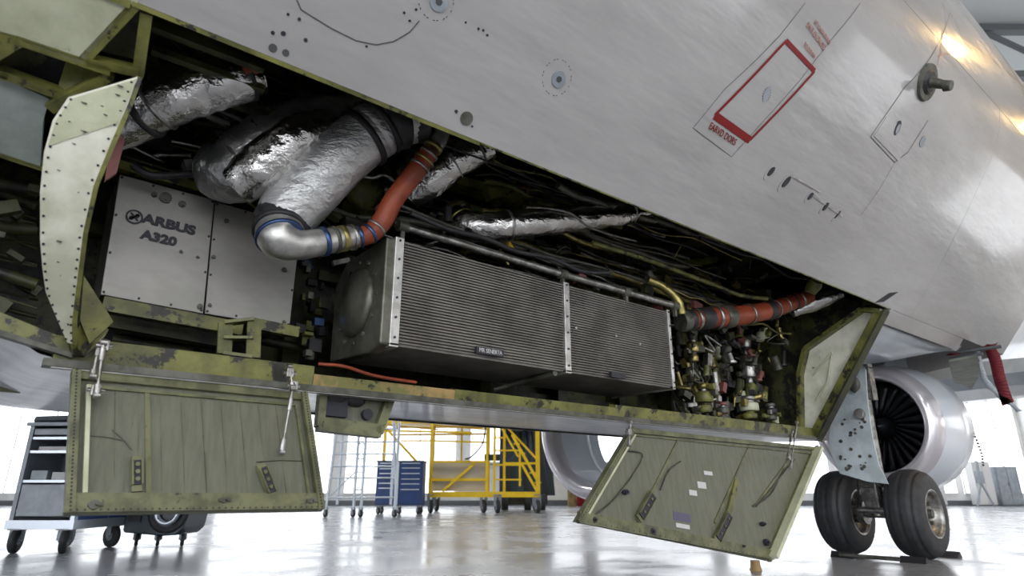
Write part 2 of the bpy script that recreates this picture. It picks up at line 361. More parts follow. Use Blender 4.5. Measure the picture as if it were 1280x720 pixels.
# longitudinal stringers and frames inside
for (v, z, r, a, b) in [(4.25, .8, .05, -1.5, 6.4), (4.25, 1.15, .04, 1.2, 6.4), (4.25, 1.5, .05, -1.5, 6.4), (4.25, 1.85, .045, -1.5, 6.4), (4.0, 2.3, .05, -1.5, 6.4), (3.5, 2.3, .05, -1.5, 6.4), (3.0, 2.3, .05, -1.5, 6.4), (2.5, 2.25, .04, -1.5, 6.4)]:
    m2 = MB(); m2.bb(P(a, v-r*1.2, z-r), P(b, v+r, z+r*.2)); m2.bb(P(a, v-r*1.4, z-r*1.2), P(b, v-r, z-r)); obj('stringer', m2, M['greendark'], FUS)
for u in (-1.0, .62, 1.35, 2.15, 2.95, 3.8, 4.6, 5.4, 6.1):
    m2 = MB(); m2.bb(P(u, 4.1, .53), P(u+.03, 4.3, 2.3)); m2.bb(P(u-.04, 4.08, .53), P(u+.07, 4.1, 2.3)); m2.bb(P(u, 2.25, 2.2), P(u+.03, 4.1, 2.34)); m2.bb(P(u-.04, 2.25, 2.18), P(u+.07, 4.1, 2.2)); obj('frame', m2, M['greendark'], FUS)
# green beams seen under the ducts and beyond the cooler
def pbeam(name, x0, y0, v0, x1, y1, v1, w, h, m=G, up=(0, 0, 1)):
    m2 = MB(); m2.beam(onv(x0, y0, v0), onv(x1, y1, v1), w, h, up); return obj(name, m2, m, FUS)
pbeam('beam', 520, 212, 3.3, 700, 262, 3.3, .06, .07)
pbeam('beam', 560, 232, 3.6, 760, 292, 3.6, .05, .05)
pbeam('beam', 430, 258, 3.7, 590, 300, 3.7, .06, .08)
pbeam('beam', 835, 332, 3.6, 960, 318, 3.2, .08, .06)
pbeam('beam', 700, 300, 3.8, 870, 345, 3.8, .05, .05)
pbeam('beam', 140, 205, 3.6, 250, 236, 3.6, .05, .05)
pbeam('beam', 190, 62, 2.75, 330, 112, 2.75, .04, .03, M['greendark'])
pbeam('beam', 190, 30, 2.6, 330, 84, 2.6, .04, .05, M['greendark'])
pbeam('beam', 185, 95, 3.0, 420, 170, 3.0, .05, .04, M['greendark'])
mb = MB(); mb.prism([P(-5, 2.27, 1.68), P(-5, 3.12, .9), P(-5, 3.16, .93), P(-5, 2.31, 1.71)], (4.4, 0, 0)); obj('skin_panel', mb, M['skin'], FUS)
# ------------------------------------------------------------------ sill: beams along the lower edge of the bay
def seg(a, b, z0=.5, h=.075, m=G, name='sill_beam', label=None, v=3.1, dv=.05):
    m2 = MB(); m2.prism([P(a, v, z0), P(a, v-.012, z0+h), P(a, v+dv, z0+h+.012), P(a, v+dv, z0)][::-1], (b-a, 0, 0))
    return obj(name, m2, m, FUS, label=label)
seg(.08, 1.16, h=.1); seg(1.162, 2.02, m=M['tan'], label='tan primed part of the sill beam', h=.06); seg(2.022, 3.4, h=.065); seg(3.402, 6.42, h=.085)
m2 = MB(); m2.prism([P(.05, 3.06, .47), P(.05, 3.06, .5), P(.05, 3.14, .503), P(.05, 3.14, .47)][::-1], (6.42, 0, 0)); obj('sill_lip', m2, M['lip'], FUS)
m2 = MB(); m2.bb(P(.08, 3.075, .466), P(6.44, 3.085, .4695)); obj('edge_strip', m2, M['trim'], FUS, label='thin bright strip along the sill edge')
# inner shelf beam under the boxes with its bracket
m2 = MB(); m2.beam(onv(128, 380, 3.48), onv(302, 412, 3.48), .05, .07); obj('shelf_beam', m2, G, FUS)
m2 = MB(); m2.beam(onv(312, 404, 3.5), onv(372, 416, 3.5), .05, .06); obj('shelf_beam', m2, G, FUS)
m2 = MB(); m2.beam(onv(135, 402, 3.7), onv(290, 430, 3.7), .05, .06); obj('shelf_beam', m2, M['greendark'], FUS)
br = MB(); A = [onv(282, 404, 3.35), onv(318, 400, 3.3), onv(316, 447, 3.3), onv(280, 442, 3.35)]
br.beam(A[0], A[1], .07, .016); br.beam(A[3], A[2], .07, .016); br.beam(A[0], A[3], .016, .07, (1, 0, 0)); br.beam(A[1], A[2], .016, .07, (1, 0, 0)); br.beam((A[0]+A[3])/2, (A[1]+A[2])/2, .07, .014)
obj('lug_bracket', br, G, FUS)
gs = MB(); gs.prism([onv(105, 345, 3.0), onv(142, 402, 3.02), onv(112, 430, 3.02), onv(100, 400, 3.0)], (0, .02, 0)); obj('gusset', gs, G, FUS)
# sloping sill of the forward bay
def poly(name, pts, m, d, label=None, bevel=0, parent=FUS):
    m2 = MB(); m2.prism(pts, d); return obj(name, m2, m, parent, world=True, label=label, bevel=bevel)
poly('sill_beam', [onv(-60, 362, 3.08), onv(0, 390, 3.08), onv(84, 424, 3.08), onv(88, 441, 3.08), onv(0, 413, 3.08), onv(-60, 392, 3.08)], G, (0, .06, 0))
poly('sill_lip', [onv(-60, 391, 3.06), onv(0, 412, 3.06), onv(90, 441, 3.06), onv(90, 447, 3.06), onv(0, 419, 3.06), onv(-60, 398, 3.06)], M['lip'], (0, .06, 0))
# ------------------------------------------------------------------ curved rib between the bays (left)
OPN = Vector((0, .815, .58)).normalized()
# the cap follows an arc bulging outwards between the near lip and the sill
def capc(t):   # t 0 at the upper end, 1 at the sill node
    v = 2.36+(3.06-2.36)*t; z = 1.56+(.5-1.56)*t; b = .11*math.sin(math.pi*t); return v-.82*b, z-.57*b
def rib_strip(name, le, re, m, th=.015):
    """le/re: outline pixels of the left and right edge, laid on the curved cap"""
    m2 = MB(); L = []
    def hit(x, y):
        r = ray(x, y); ph = math.atan2(r.z, r.y); lo, hi = -.35, 1.1
        for _ in range(40):
            md = (lo+hi)/2; v, z = capc(md)
            if math.atan2(z, v) > ph: lo = md
            else: hi = md
        v, z = capc((lo+hi)/2); return Vector((r.x*v/r.y, v, z+CAMZ))
    n = len(le); vs = []
    for a, b in zip(le, re):
        pa, pb = hit(*a), hit(*b); vs += [pa, pb]
    nn = Vector((0, .82, .57))*th; k = len(vs); vs2 = [p+nn for p in vs]
    m2.add(vs+vs2, [(2*i, 2*i+1, 2*i+3, 2*i+2) for i in range(n-1)]+[(k+2*i, k+2*i+2, k+2*i+3, k+2*i+1) for i in range(n-1)]
           + [(2*i, 2*i+2, k+2*i+2, k+2*i) for i in range(n-1)]+[(2*i+1, k+2*i+1, k+2*i+3, 2*i+3) for i in range(n-1)]+[(0, k, k+1, 1), (2*n-2, 2*n-1, k+2*n-1, k+2*n-2)])
    obj(name, m2, m, FUS); return vs
le = [(85, 122), (66, 150), (55, 190), (50, 240), (50, 300), (53, 335), (57, 365), (70, 396), (84, 428)]
re = [(172, 96), (160, 130), (138, 180), (117, 232), (104, 290), (99, 330), (95, 362), (90, 402), (90, 430)]
V1 = rib_strip('rib_cap', le, re, M['ribwhite']); rib_strip('rib_doubler', [(90, 123), (70, 150), (60, 182)], [(172, 98), (156, 134), (146, 154)], M['greenpale'], -.004)
RB = random.Random(11)
V2 = rib_strip('rib_flange', [(p[0]+0, p[1]) for p in re], [(p[0]+6, p[1]+2) for p in re], G, th=.05)
m2 = MB(); nn_ = Vector((0, -.82, -.57))
for i in range(8):
    for k in (.15, .5, .85):
        a = V1[2*i].lerp(V1[2*i+2], k); b = V1[2*i+1].lerp(V1[2*i+3], k)
        for t in (.07, .93): m2.disc(a.lerp(b, t)+nn_*.002, nn_, .0045, .006, 7)
        for _ in range(RB.choice((0, 0, 1, 1, 3))):
            t = RB.uniform(.2, .85); c_ = a.lerp(b, t)+nn_*.001; m2.box(c_, (RB.uniform(.003, .02), .002, RB.uniform(.006, .04)), Matrix.Rotation(-.96, 3, 'X') @ Matrix.Rotation(RB.uniform(-.8, .8), 3, 'Y'))
obj('rivet_line', m2, M['ink'], FUS, kind='stuff')
# web of the rib, standing inboard behind its right edge
m2 = MB(); rr = [q for q in V1[1::2]]
for i in range(len(rr)-1):
    m2.add([rr[i], rr[i+1], rr[i+1]+Vector((.0, .16, .06)), rr[i]+Vector((.0, .16, .06))], [(0, 1, 2, 3)])
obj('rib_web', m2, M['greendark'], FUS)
poly('rib_foot', [onv(88, 424, 3.0), onv(104, 400, 3.02), onv(128, 408, 3.04), onv(136, 412, 3.05), onv(128, 425, 3.05), onv(105, 445, 3.05), onv(92, 443, 3.0)], G, (0, .05, 0))
# frames and plates forward of the rib (upper left)
def OP(x, y, k=0): return onp(x, y, (0, 2.27+.0+k, 1.68+CAMZ), (0, .6, .8))
poly('skin_plate', [OP(-60, -60), OP(-40, 30), OP(20, 48), OP(104, 80), OP(112, 66), OP(170, 6), OP(178, -10), OP(120, -70)], M['greenpale'], (0, .02, .03), label='pale green plate at the upper left corner')
poly('skin_plate', [OP(-90, 60, .1), OP(0, 96, .1), OP(62, 124, .1), OP(54, 150, .1), OP(50, 210, .1), OP(0, 197, .1), OP(-90, 165, .1)], M['plate'], (0, .02, .03), label='blue grey plate left of the curved rib')
def strut(x0, y0, x1, y1, w, k=0, m=G, name='frame_member', dd=.06):
    a, b = OP(x0, y0, k), OP(x1, y1, k); n = Vector((0, .6, .8)); m2 = MB(); m2.beam(a+n*dd/2, b+n*dd/2, w, dd, n); return obj(name, m2, m, FUS)
strut(-60, 30, 22, 52, .04); strut(20, 50, 138, 90, .035); strut(-60, 75, 10, 98, .03, .05); strut(0, 93, 84, 124, .03, .05); strut(168, 8, 104, 76, .035); strut(-20, 78, 22, 52, .04)
strut(70, 132, 138, 96, .035, .02); strut(108, 78, 172, 92, .03); strut(183, 18, 172, 96, .04, .02, dd=.05); strut(62, 128, 74, 138, .05, .05); strut(0, 194, 54, 212, .02, .1); strut(-60, 176, 0, 194, .02, .1)
poly('box_web', [OP(104, 78, .03)+Vector((0, .1, .13)), OP(170, 6, .03)+Vector((0, .1, .13)), OP(188, 22, .03)+Vector((0, .1, .13)), OP(180, 96, .03)+Vector((0, .1, .13))], M['greendark'], (0, .02, .03))
poly('box_web', [OP(66, 128, .08), OP(84, 72, .25), OP(132, 92, .2), OP(86, 122, .08)], G, (0, .02, .03))
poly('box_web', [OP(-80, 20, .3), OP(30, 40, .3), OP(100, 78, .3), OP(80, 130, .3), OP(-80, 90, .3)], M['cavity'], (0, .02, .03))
poly('pink_seal', [onv(150, 166, 2.9), onv(156, 176, 2.9), onv(146, 216, 2.9), onv(131, 226, 2.9), onv(136, 190, 2.9)], M['pink'], (0, .02, 0), label='dull pink seal beside the curved rib')
# ------------------------------------------------------------------ end rib (right)
EU = 6.42
def E(x, y, du=0): return onu(x, y, EU+du)
poly('end_rib', [E(1107, 388), E(1022, 550), E(1003, 545), E(1001, 470), E(1008, 437), E(1080, 386)], M['ribwhite'], (.02, 0, 0), label='pale green triangular end rib at the right of the bay')
def edge(pts, w, m=G, name='rib_flange', dep=.09):
    for a, b in zip(pts[:-1], pts[1:]):
        m2 = MB(); pa, pb = E(*a), E(*b); m2.beam(pa-Vector((dep/2, 0, 0)), pb-Vector((dep/2, 0, 0)), w, dep, (1, 0, 0)); obj(name, m2, m, FUS)
edge([(1104, 390), (1020, 548)], .09, dep=.08); edge([(1020, 546), (1004, 544), (1003, 468), (1010, 437), (1080, 388), (1104, 390)], .04)
m2 = MB(); m2.beam(E(1108, 388, -.08), E(1023, 551, -.08), .02, .12, (1, 0, 0)); obj('edge_strip', m2, M['greendark'], FUS, label='worn dark outer edge of the end rib')
for a, b, r in [((1016, 470), (1040, 440), .008), ((1040, 440), (1034, 478), .008), ((1034, 478), (1020, 500), .008)]:
    m2 = MB(); m2.tube([E(*a, -.02), E(*b, -.02)], r, 6); obj('stiffener', m2, M['greenpale'], FUS)
# fairing behind the end rib (grey-white underside) and the aft body
m2 = MB(); A0 = [P(6.47, 2.3, 1.68), P(7.2, 2.33, 1.64), P(8.0, 2.38, 1.6), P(8.7, 2.35, 1.62)]; B0 = [P(6.47, 2.75, 1.24), P(7.2, 2.75, 1.3), P(8.0, 2.66, 1.46), P(8.7, 2.5, 1.6)]; C0 = [P(6.47, 4.2, 1.3), P(7.2, 4.2, 1.4), P(8.0, 4.2, 1.55), P(8.7, 4.2, 1.7)]
rows = [spline(A0, 6), spline([a.lerp(b, .5)+Vector((0, -.02, -.03)) for a, b in zip(A0, B0)], 6), spline(B0, 6), spline(C0, 6)]; n = len(rows[0])
m2.add([p for r in rows for p in r], [(i*n+j, (i+1)*n+j, (i+1)*n+j+1, i*n+j+1) for i in range(3) for j in range(n-1)], True)
o = obj('wing_root_fairing', m2, M['wing'], FUS, label='blue grey fairing behind the end rib'); so = o.modifiers.new('s', 'SOLIDIFY'); so.thickness = .02
m2 = MB(); m2.blob(P(6.75, 2.8, 1.34), (.22, .12, .09), .3, 14); obj('scoop', m2, M['lip'], FUS)
m2 = MB(); vs = [skp(10, s*AL[-1]/40) for s in range(41)]; c = P(10, 5, 3.8); vs2 = vs+[c]; m2.add(vs2, [(i, i+1, 41) for i in range(40)]+[(40, 0, 41)]); obj('fairing_end', m2, M['skin'], FUS)
m2 = MB(); m2.lathe([(0, 2.55), (3, 2.5), (8, 2.2), (14, 1.4), (17, .3)], P(9.9, 5.2, 4.4), (1, 0, .03), 40); obj('aft_fuselage', m2, M['wing'], FUS)
# wing: tapering slab seen from below
m2 = MB()
def aero(y, u0, u1, z, t): return [P(u0, y, z+t*.3), P(u0+.12*(u1-u0), y, z), P(u0+.5*(u1-u0), y, z-.02), P(u1, y, z+.1), P(u0+.5*(u1-u0), y, z+t), P(u0+.12*(u1-u0), y, z+t*.85)]
secs = [aero(6.5, 9.9, 13.2, 1.32, .5), aero(3.2, 9.9, 12.8, 1.3, .45), aero(-3, 12.6, 14.2, 1.65, .28), aero(-9, 15, 16, 2.0, .15)]
vs = [p for s_ in secs for p in s_]; m2.add(vs, [(i*6+k, i*6+(k+1) % 6, (i+1)*6+(k+1) % 6, (i+1)*6+k) for i in range(3) for k in range(6)]+[(0, 1, 2, 3, 4, 5), (23, 22, 21, 20, 19, 18)])
obj('wing', m2, M['wing'], FUS, label='grey wing underside beyond the near engine')
poly('access_patch', [onz(1186, 452, CAMZ+1.29), onz(1222, 446, CAMZ+1.29), onz(1226, 466, CAMZ+1.29), onz(1215, 486, CAMZ+1.29), onz(1192, 478, CAMZ+1.29)], M['wingpatch'], (0, 0, .02), label='olive access patch under the wing')
for q in [(1186, 450, 1228, 442), (1190, 456, 1224, 450), (1200, 440, 1252, 433)]:
    m2 = MB(); m2.tube([onp(q[0], q[1], (8.8, 0, 0), (1, 0, 0)), onp(q[2], q[3], (8.8, 0, 0), (1, 0, 0))], .02, 6); obj('hinge_arm', m2, M['truss'], FUS)
# ------------------------------------------------------------------ markings and fittings on the skin
def decal(name, pts, m, off=.003, th=.003, parent=FUS, label=None, kind=None):
    """polygon laid on the skin; pts are (u, s)"""
    m2 = MB(); n = len(pts); a = [skp(u, s, off) for u, s in pts]; b = [skp(u, s, off-th) for u, s in pts]
    m2.add(a+b, [tuple(range(n)), tuple(range(2*n-1, n-1, -1))]+[(i, n+i, n+(i+1) % n, (i+1) % n) for i in range(n)]); return obj(name, m2, m, parent, label=label, kind=kind)
def ribbon(pts, w, m2, off=.003, k=6):
    """narrow strip along a polyline of (u, s) points"""
    for (ua, sa), (ub, sb) in zip(pts[:-1], pts[1:]):
        L = math.hypot(ub-ua, sb-sa) or 1e-6; nx, ny = -(sb-sa)/L*w/2, (ub-ua)/L*w/2
        for i in range(k):
            t0, t1 = i/k, (i+1)/k; q = []
            for t, sg in ((t0, 1), (t1, 1), (t1, -1), (t0, -1)): q.append(skp(ua+(ub-ua)*t+nx*sg, sa+(sb-sa)*t+ny*sg, off))
            m2.add(q, [(0, 1, 2, 3)])
rect = [sk_at(*p) for p in [(893, 144), (982, 51), (1018, 89), (937, 175)]]
fr = thing  # (kept short)
mid = [(a[0]+b[0])/2 for a, b in zip(rect, rect)]
def inset(q, c, k): return (c[0]+(q[0]-c[0])*k, c[1]+(q[1]-c[1])*k)
cc = (sum(q[0] for q in rect)/4, sum(q[1] for q in rect)/4)
for i in range(4):
    m2 = MB(); ribbon([rect[i], rect[(i+1) % 4]], (.02, .034, .02, .05)[i], m2, .004, 10); obj('red_border', m2, M['red'] if i != 1 else M['redfaded'] if False else M['red'], FUS)
def pix(pl): return [sk_at(*p) for p in pl]
def seam(pl, w=.006, m='liner', name='panel_seam'):
    m2 = MB(); ribbon(pix(pl), w, m2, .0025, 8); return obj(name, m2, M[m], FUS)
seam([(371, 0), (376, 12), (392, 22), (415, 36), (445, 51), (470, 56), (492, 52), (512, 40), (524, 26)], .005)
seam([(914, 196), (955, 150), (1000, 100), (1040, 48), (1075, 4)], .004)
seam([(866, 160), (905, 112), (950, 70), (975, 44), (1006, 4)], .004)
seam([(866, 160), (914, 196)], .004)
seam([(1088, 171), (1118, 203), (1135, 190), (1160, 150)], .006); seam([(1088, 171), (1130, 110), (1187, 16)], .006); seam([(1187, 16), (1199, 38)], .006)
seam([(1118, 203), (1100, 235), (1075, 270)], .004)
def oval(x, y, r, m, off=.006, th=.006, name='port', label=None, asp=1, n=18):
    q = sk_at(x, y); return decal(name, [(q[0]+r*asp*math.cos(2*math.pi*k/n), q[1]+r*math.sin(2*math.pi*k/n)) for k in range(n)], m, off, th, label=label)
def ringd(x, y, r, w=.004, m='liner', gaps=3):
    q = sk_at(x, y); m2 = MB()
    for k in range(32):
        if k % gaps == 0: continue
        a, b = 2*math.pi*k/32, 2*math.pi*(k+.6)/32
        ribbon([(q[0]+r*math.cos(a), q[1]+r*math.sin(a)), (q[0]+r*math.cos(b), q[1]+r*math.sin(b))], w, m2, .0025, 1)
    obj('fastener_ring', m2, M[m], FUS, kind='stuff')
oval(698, 99, .043, M['grey'], label='grey round drain port in the skin'); oval(698, 99, .016, M['liner'], .009); ringd(696, 97, .09)
oval(548, 2, .043, M['grey'], label='grey round port at the top edge'); oval(548, 2, .016, M['liner'], .009); ringd(545, 0, .085)
oval(583, 148, .034, M['lip'], label='dark open port beside the bay edge'); oval(570, 139, .008, M['ink'])
for x, y, r in [(341, 41, .008), (354, 42, .01), (341, 60, .017), (357, 66, .014), (382, 50, .008), (604, 38, .006), (598, 36, .006), (582, 28, .005), (609, 44, .006), (505, 16, .006), (512, 26, .006), (520, 12, .006), (458, 58, .006), (590, 158, .006), (374, 24, .007), (360, 18, .006)]:
    oval(x, y, r, M['ink'] if r < .012 else M['liner'], .003, .002, 'fastener')
oval(958, 118, .05, M['wingpatch'] if False else M['grey'], .003, .002, 'scuff', asp=.55); ringd(958, 118, .04, .008, 'ink', 2); ringd(958, 118, .022, .008, 'ink', 2)
# row of small vents
for i, (x, y, w_, h_) in enumerate([(963, 214, .04, .02), (982, 227, .05, .022), (1012, 245, .035, .016), (1031, 258, .04, .018), (1046, 268, .04, .007)]):
    q = sk_at(x, y); ang = 1.15
    pts = [(q[0]+w_*math.cos(a)*math.cos(ang)-h_*math.sin(a)*math.sin(ang), q[1]+w_*math.cos(a)*math.sin(ang)+h_*math.sin(a)*math.cos(ang)) for a in [2*math.pi*k/14 for k in range(14)]]
    decal('small_vent', pts, M['ink'], .012, .012); decal('vent_pad', [(q[0]+(a[0]-q[0])*1.9, q[1]+(a[1]-q[1])*1.9) for a in pts], M['skin'], .005, .006)
m2 = MB(); ribbon(pix([(990, 220), (1025, 240)]), .012, m2, .01); ribbon(pix([(1015, 244), (1052, 270)]), .009, m2, .01); obj('trim_strip', m2, M['trim'], FUS)
oval(1121, 160, .06, M['ink'], .008, .01, 'latch', asp=.6); oval(1121, 161, .04, M['grey'], .01, .01, 'latch', asp=.5)
oval(1153, 177, .045, M['grey'], .004, .004, 'port'); ringd(1153, 177, .045, .008, 'ink', 2)
decal('hatch_panel', pix([(1092, 170), (1108, 146), (1146, 170), (1122, 201)]), M['skin'], .005, .006, label='small bright access panel below the drain mast')
oval(1108, 372, .09, M['lip'], .006, .006, 'drain_slot', asp=1.0, n=12) if False else decal('drain_slot', pix([(1094, 378), (1112, 366), (1122, 365), (1104, 377)]), M['ink'], .006, .006)
# drain mast
q = sk_at(1158, 103); p0 = skp(q[0], q[1]); nn = sk_nrm(q[1])
m2 = MB(); m2.tube([p0, p0+nn*.02], [.15, .145], 24, smooth=False); obj('mast_plate', m2, M['lip'], FUS, label='round grey plate of the probe')
m2 = MB(); m2.tube([p0+nn*.02, p0+nn*.04], [.1, .08], 20, smooth=False); obj('mast_seal', m2, M['black'], FUS)
tip = p0+nn*.15+Vector((.02, 0, -.03)); m2 = MB(); m2.tube([p0+nn*.03, tip], [.045, .03], 12); m2.tube([tip-nn*.03, tip+nn*.02], [.045, .04], 12); obj('probe', m2, M['lip'], FUS, label='short dark probe sticking out of the skin')
# lettering on the skin
def text(name, body, origin, xdir, ydir, size, m, parent, bold=0, stretch=1.0, label=None):
    cu = bpy.data.curves.new(name, 'FONT'); cu.body = body; cu.size = size; cu.offset = bold; cu.extrude = .0012; cu.align_x = 'CENTER'; cu.align_y = 'CENTER'; cu.resolution_u = 3
    o = bpy.data.objects.new(name, cu); COL.objects.link(o)
    dg = bpy.context.evaluated_depsgraph_get(); me = bpy.data.meshes.new_from_object(o.evaluated_get(dg)); bpy.data.objects.remove(o)
    me.materials.clear(); me.materials.append(m)
    x = Vector(xdir).normalized(); y = Vector(ydir); y = (y-x*y.dot(x)).normalized(); z = x.cross(y)
    Mx = Matrix((x, y, z)).transposed().to_4x4(); Mx.translation = Vector(origin)
    S = Matrix.Diagonal((stretch, 1, 1, 1)); T = Mx @ S
    if parent: T = wm(parent).inverted() @ T
    me.transform(T); o = bpy.data.objects.new(name, me); COL.objects.link(o)
    if parent: o.parent = parent
    return tag(o, label)
def sktext(body, xa, ya, xb, yb, size, m='red', flip=1):
    a, b = sk_at(xa, ya), sk_at(xb, yb); pa, pb = skp(*a, .006), skp(*b, .006); md = ((a[0]+b[0])/2, (a[1]+b[1])/2); nn = sk_nrm(md[1])
    x = (pb-pa).normalized(); y = nn.cross(x); text('lettering', body, skp(*md, .006), x, y, size, M[m], FUS, stretch=.8)
sktext('EARVD DORS', 884, 155, 921, 180, .062)
sktext('SAVR EXCRUSD', 1004, 24, 1034, 66, .05, 'redfaded'); sktext('XT ICADA DOOR', 1012, 18, 1042, 62, .04, 'redfaded'); sktext('TO DOWN', 1004, 54, 1018, 72, .04, 'redfaded')
seam([(1168, 92), (1178, 40)], .01, 'redfaded'); seam([(1172, 70), (1186, 66)], .01, 'redfaded')
# ------------------------------------------------------------------ access doors (parts of the airliner)
def door(tl, tr, br_, bl, label, depth=.05):
    """tl, tr, br_, bl: world corners (coplanar); the inner face looks at the camera"""
    n = (tr-tl).cross(bl-tl).normalized()
    if n.y > 0: n = -n                  # towards the viewer
    c = (tl+tr+br_+bl)/4
    def ins(p, k): return p+(c-p)*0+k
    sh = MB(); sh.prism([tl, tr, br_, bl], -n*.02); d = obj('access_door', sh, M['door'], FUS, label=label)
    ex = (tr-tl).normalized(); ey = (bl-tl).normalized()
    def Q(a, b, h=0):                  # a across 0..1, b down 0..1
        return tl.lerp(tr, a).lerp(bl.lerp(br_, a), b)+n*h
    return d, Q, n
def rimbar(d, Q, a0, b0, a1, b1, w, h, m, name='rim', n=None):
    m2 = MB(); p, q = Q(a0, b0, h/2), Q(a1, b1, h/2); m2.beam(p, q, w, h, n); return obj(name, m2, m, d)
def door_detail(d, Q, n, L, H, stiff, latches, wl=None):
    R = M['doorrim']; r = .04/L; rv = .04/H
    # outer rim, inner step, corner radii
    rimbar(d, Q, 0, rv*.5, 1, rv*.5, .035, .022, M['doorrim'], n=n); rimbar(d, Q, 0, 1-rv*.9, 1, 1-rv*.9, .07, .03, R, n=n)
    rimbar(d, Q, r*.4, 0, r*.4, 1, .03, .035, R, n=n); rimbar(d, Q, 1-r*.4, 0, 1-r*.4, 1, .03, .035, R, n=n)
    rimbar(d, Q, r*1.5, rv*1.6, r*1.5, 1-rv*1.8, .016, .03, M['greenpale'], 'inner_frame', n); rimbar(d, Q, 1-r*1.5, rv*1.6, 1-r*1.5, 1-rv*1.8, .012, .02, R, 'inner_frame', n)
    rimbar(d, Q, r*1.5, rv*1.6, 1-r*1.5, rv*1.6, .012, .012, R, 'inner_frame', n)
    for a, b, a2, b2 in stiff: rimbar(d, Q, a, b, a2, b2, .02, .008, M['doorrim'], 'stiffener', n)
    m2 = MB()
    for k in range(40):
        for bb_ in (.985, ): m2.disc(Q((k+.5)/40, bb_, .031), n, .004, .003, 6)
        m2.disc(Q(r*.4, (k+.5)/40, .036), n, .004, .003, 6); m2.disc(Q(1-r*.4, (k+.5)/40, .036), n, .004, .003, 6)
    obj('rivet_line', m2, M['ink'], d, kind='stuff')
# left door
dTL, dTR, dBR, dBL = P(.15, 3.1, .462), P(1.13, 3.1, .455), P(1.205, 2.93, -.092), P(.215, 2.93, -.088)
d1, Q1, n1 = door(dTL, dTR, dBR, dBL, 'left open access door, upright, grey green inside')
door_detail(d1, Q1, n1, .98, .57, [(.28, .1, .28, .9)], [])
def lug(d, Q, n, a, b, dy, L=.09, w=.028, lean=0):
    m2 = MB(); p = Q(a, b, .02); q = Q(a+lean, b+dy, .02); m2.beam(p, q, w, .03, n); obj('latch_body', m2, M['ink'], d)
    m2 = MB(); ax = (q-p).normalized(); sd = ax.cross(n)
    for k in (-1, 1): m2.beam(p+sd*k*w*.6+n*.005, q+sd*k*w*.6+n*.005, .006, .035, n)
    m2.beam(p-ax*.02, p+ax*.01, w*1.3, .01, n); m2.beam(q, q+ax*.025, w*1.3, .01, n)
    for k in (.2, .5, .8): m2.disc(p.lerp(q, k)+n*.018, n, .009, .012, 8)
    obj('latch_bracket', m2, M['doorrim'], d)
lug(d1, Q1, n1, .235, .65, .17, lean=.0); lug(d1, Q1, n1, .735, .68, .19, lean=.03)
for a, b, s_ in ((.09, .955, .03), (.555, .93, .02), (.935, .94, .02)):
    m2 = MB(); m2.disc(Q1(a, b, .03), n1, s_*.6, .02, 10); m2.disc(Q1(a+.01, b, .045), n1, s_*.25, .02, 8); m2.beam(Q1(a-.02, b, .035), Q1(a+.03, b, .035), .012, .01, n1); obj('latch_fitting', m2, M['lip'], d1)
for k in range(9):                     # shallow panel joints on the inner skin
    a = .16+k*.085; m2 = MB(); m2.beam(Q1(a, .13, .0012), Q1(a, .9, .0012), .0025, .002, n1); obj('joint', m2, M['doorrim'], d1)
for a, b, a2, b2 in ((.06, .47, .2, .5), (.15, .42, .22, .56), (.72, .62, .95, .6), (.5, .55, .5, .86)):
    m2 = MB(); m2.tube([Q1(a, b, .004), Q1((a+a2)/2, (b+b2)/2-.01, .006), Q1(a2, b2, .004)], .002, 5); obj('wire', m2, M['lip'], d1)
m2 = MB(); m2.beam(Q1(.13, .82, .002), Q1(.19, .82, .002), .07, .002, n1); obj('patch', m2, M['door'], d1)
# right door (its lower corner nearly reaches the floor)
eTL, eTR = P(3.58, 3.12, .442), P(6.38, 3.14, .425)
en = Vector((0, 1, -.13)).normalized()
nn = Vector((0, .98, -.12)); 
eBR = onp(960, 701, eTR, nn); eBL = onp(718, 652, eTR, nn); eTL = onp(787, 536, eTR, nn); eTR = onp(1021, 559, eTR, nn)
d2, Q2, n2 = door(eTL, eTR, eBR, eBL, 'right open access door, slanting to the left, grey green inside')
door_detail(d2, Q2, n2, 2.3, .9, [(.22, .05, .24, .9), (.58, .05, .6, .8), (.86, .1, .78, .6)], [])
m2 = MB(); m2.beam(Q2(.985, .02, .05), Q2(.985, .98, .05), .035, .09, n2); obj('rim', m2, M['greenpale'], d2, label='pale riveted edge of the door')
lug(d2, Q2, n2, .235, .66, .2, w=.05); lug(d2, Q2, n2, .645, .72, .2, w=.05)
m2 = MB(); m2.beam(Q2(.6, .42, .012), Q2(.645, .72, .012), .05, .02, n2); obj('strap', m2, M['green'], d2)
for a, b, w_, h_, m_ in ((.42, .5, .1, .05, 'pad'), (.4, .58, .09, .04, 'pad'), (.42, .38, .1, .03, 'pad'), (.385, .8, .2, .06, 'purple'), (.42, .87, .16, .03, 'pad')):
    m2 = MB(); m2.beam(Q2(a, b, .002), Q2(a+w_/2.3, b, .002), h_, .002, n2); obj('placard', m2, M[m_], d2)
for a, b, s_ in ((.93, .88, .045), (.12, .67, .03), (.32, .96, .04), (.06, .96, .03), (.86, .75, .03), (.8, .94, .02)):
    m2 = MB(); m2.disc(Q2(a, b, .02), n2, s_*.6, .03, 10); m2.disc(Q2(a, b, .04), n2, s_*.25, .02, 8); m2.beam(Q2(a-.012, b, .02), Q2(a+.014, b, .02), .02, .015, n2); obj('latch_fitting', m2, M['ink'], d2)
for pl in ([(.03, .25), (.11, .3), (.1, .7), (.05, .95)], [(.84, .25), (.83, .5), (.76, .62)], [(.28, .3), (.25, .42), (.26, .6)], [(.88, .15), (.78, .62)]):
    m2 = MB(); m2.tube(spline([Q2(a, b, .012) for a, b in pl], 5), .006, 5); obj('wire', m2, M['lip'], d2)
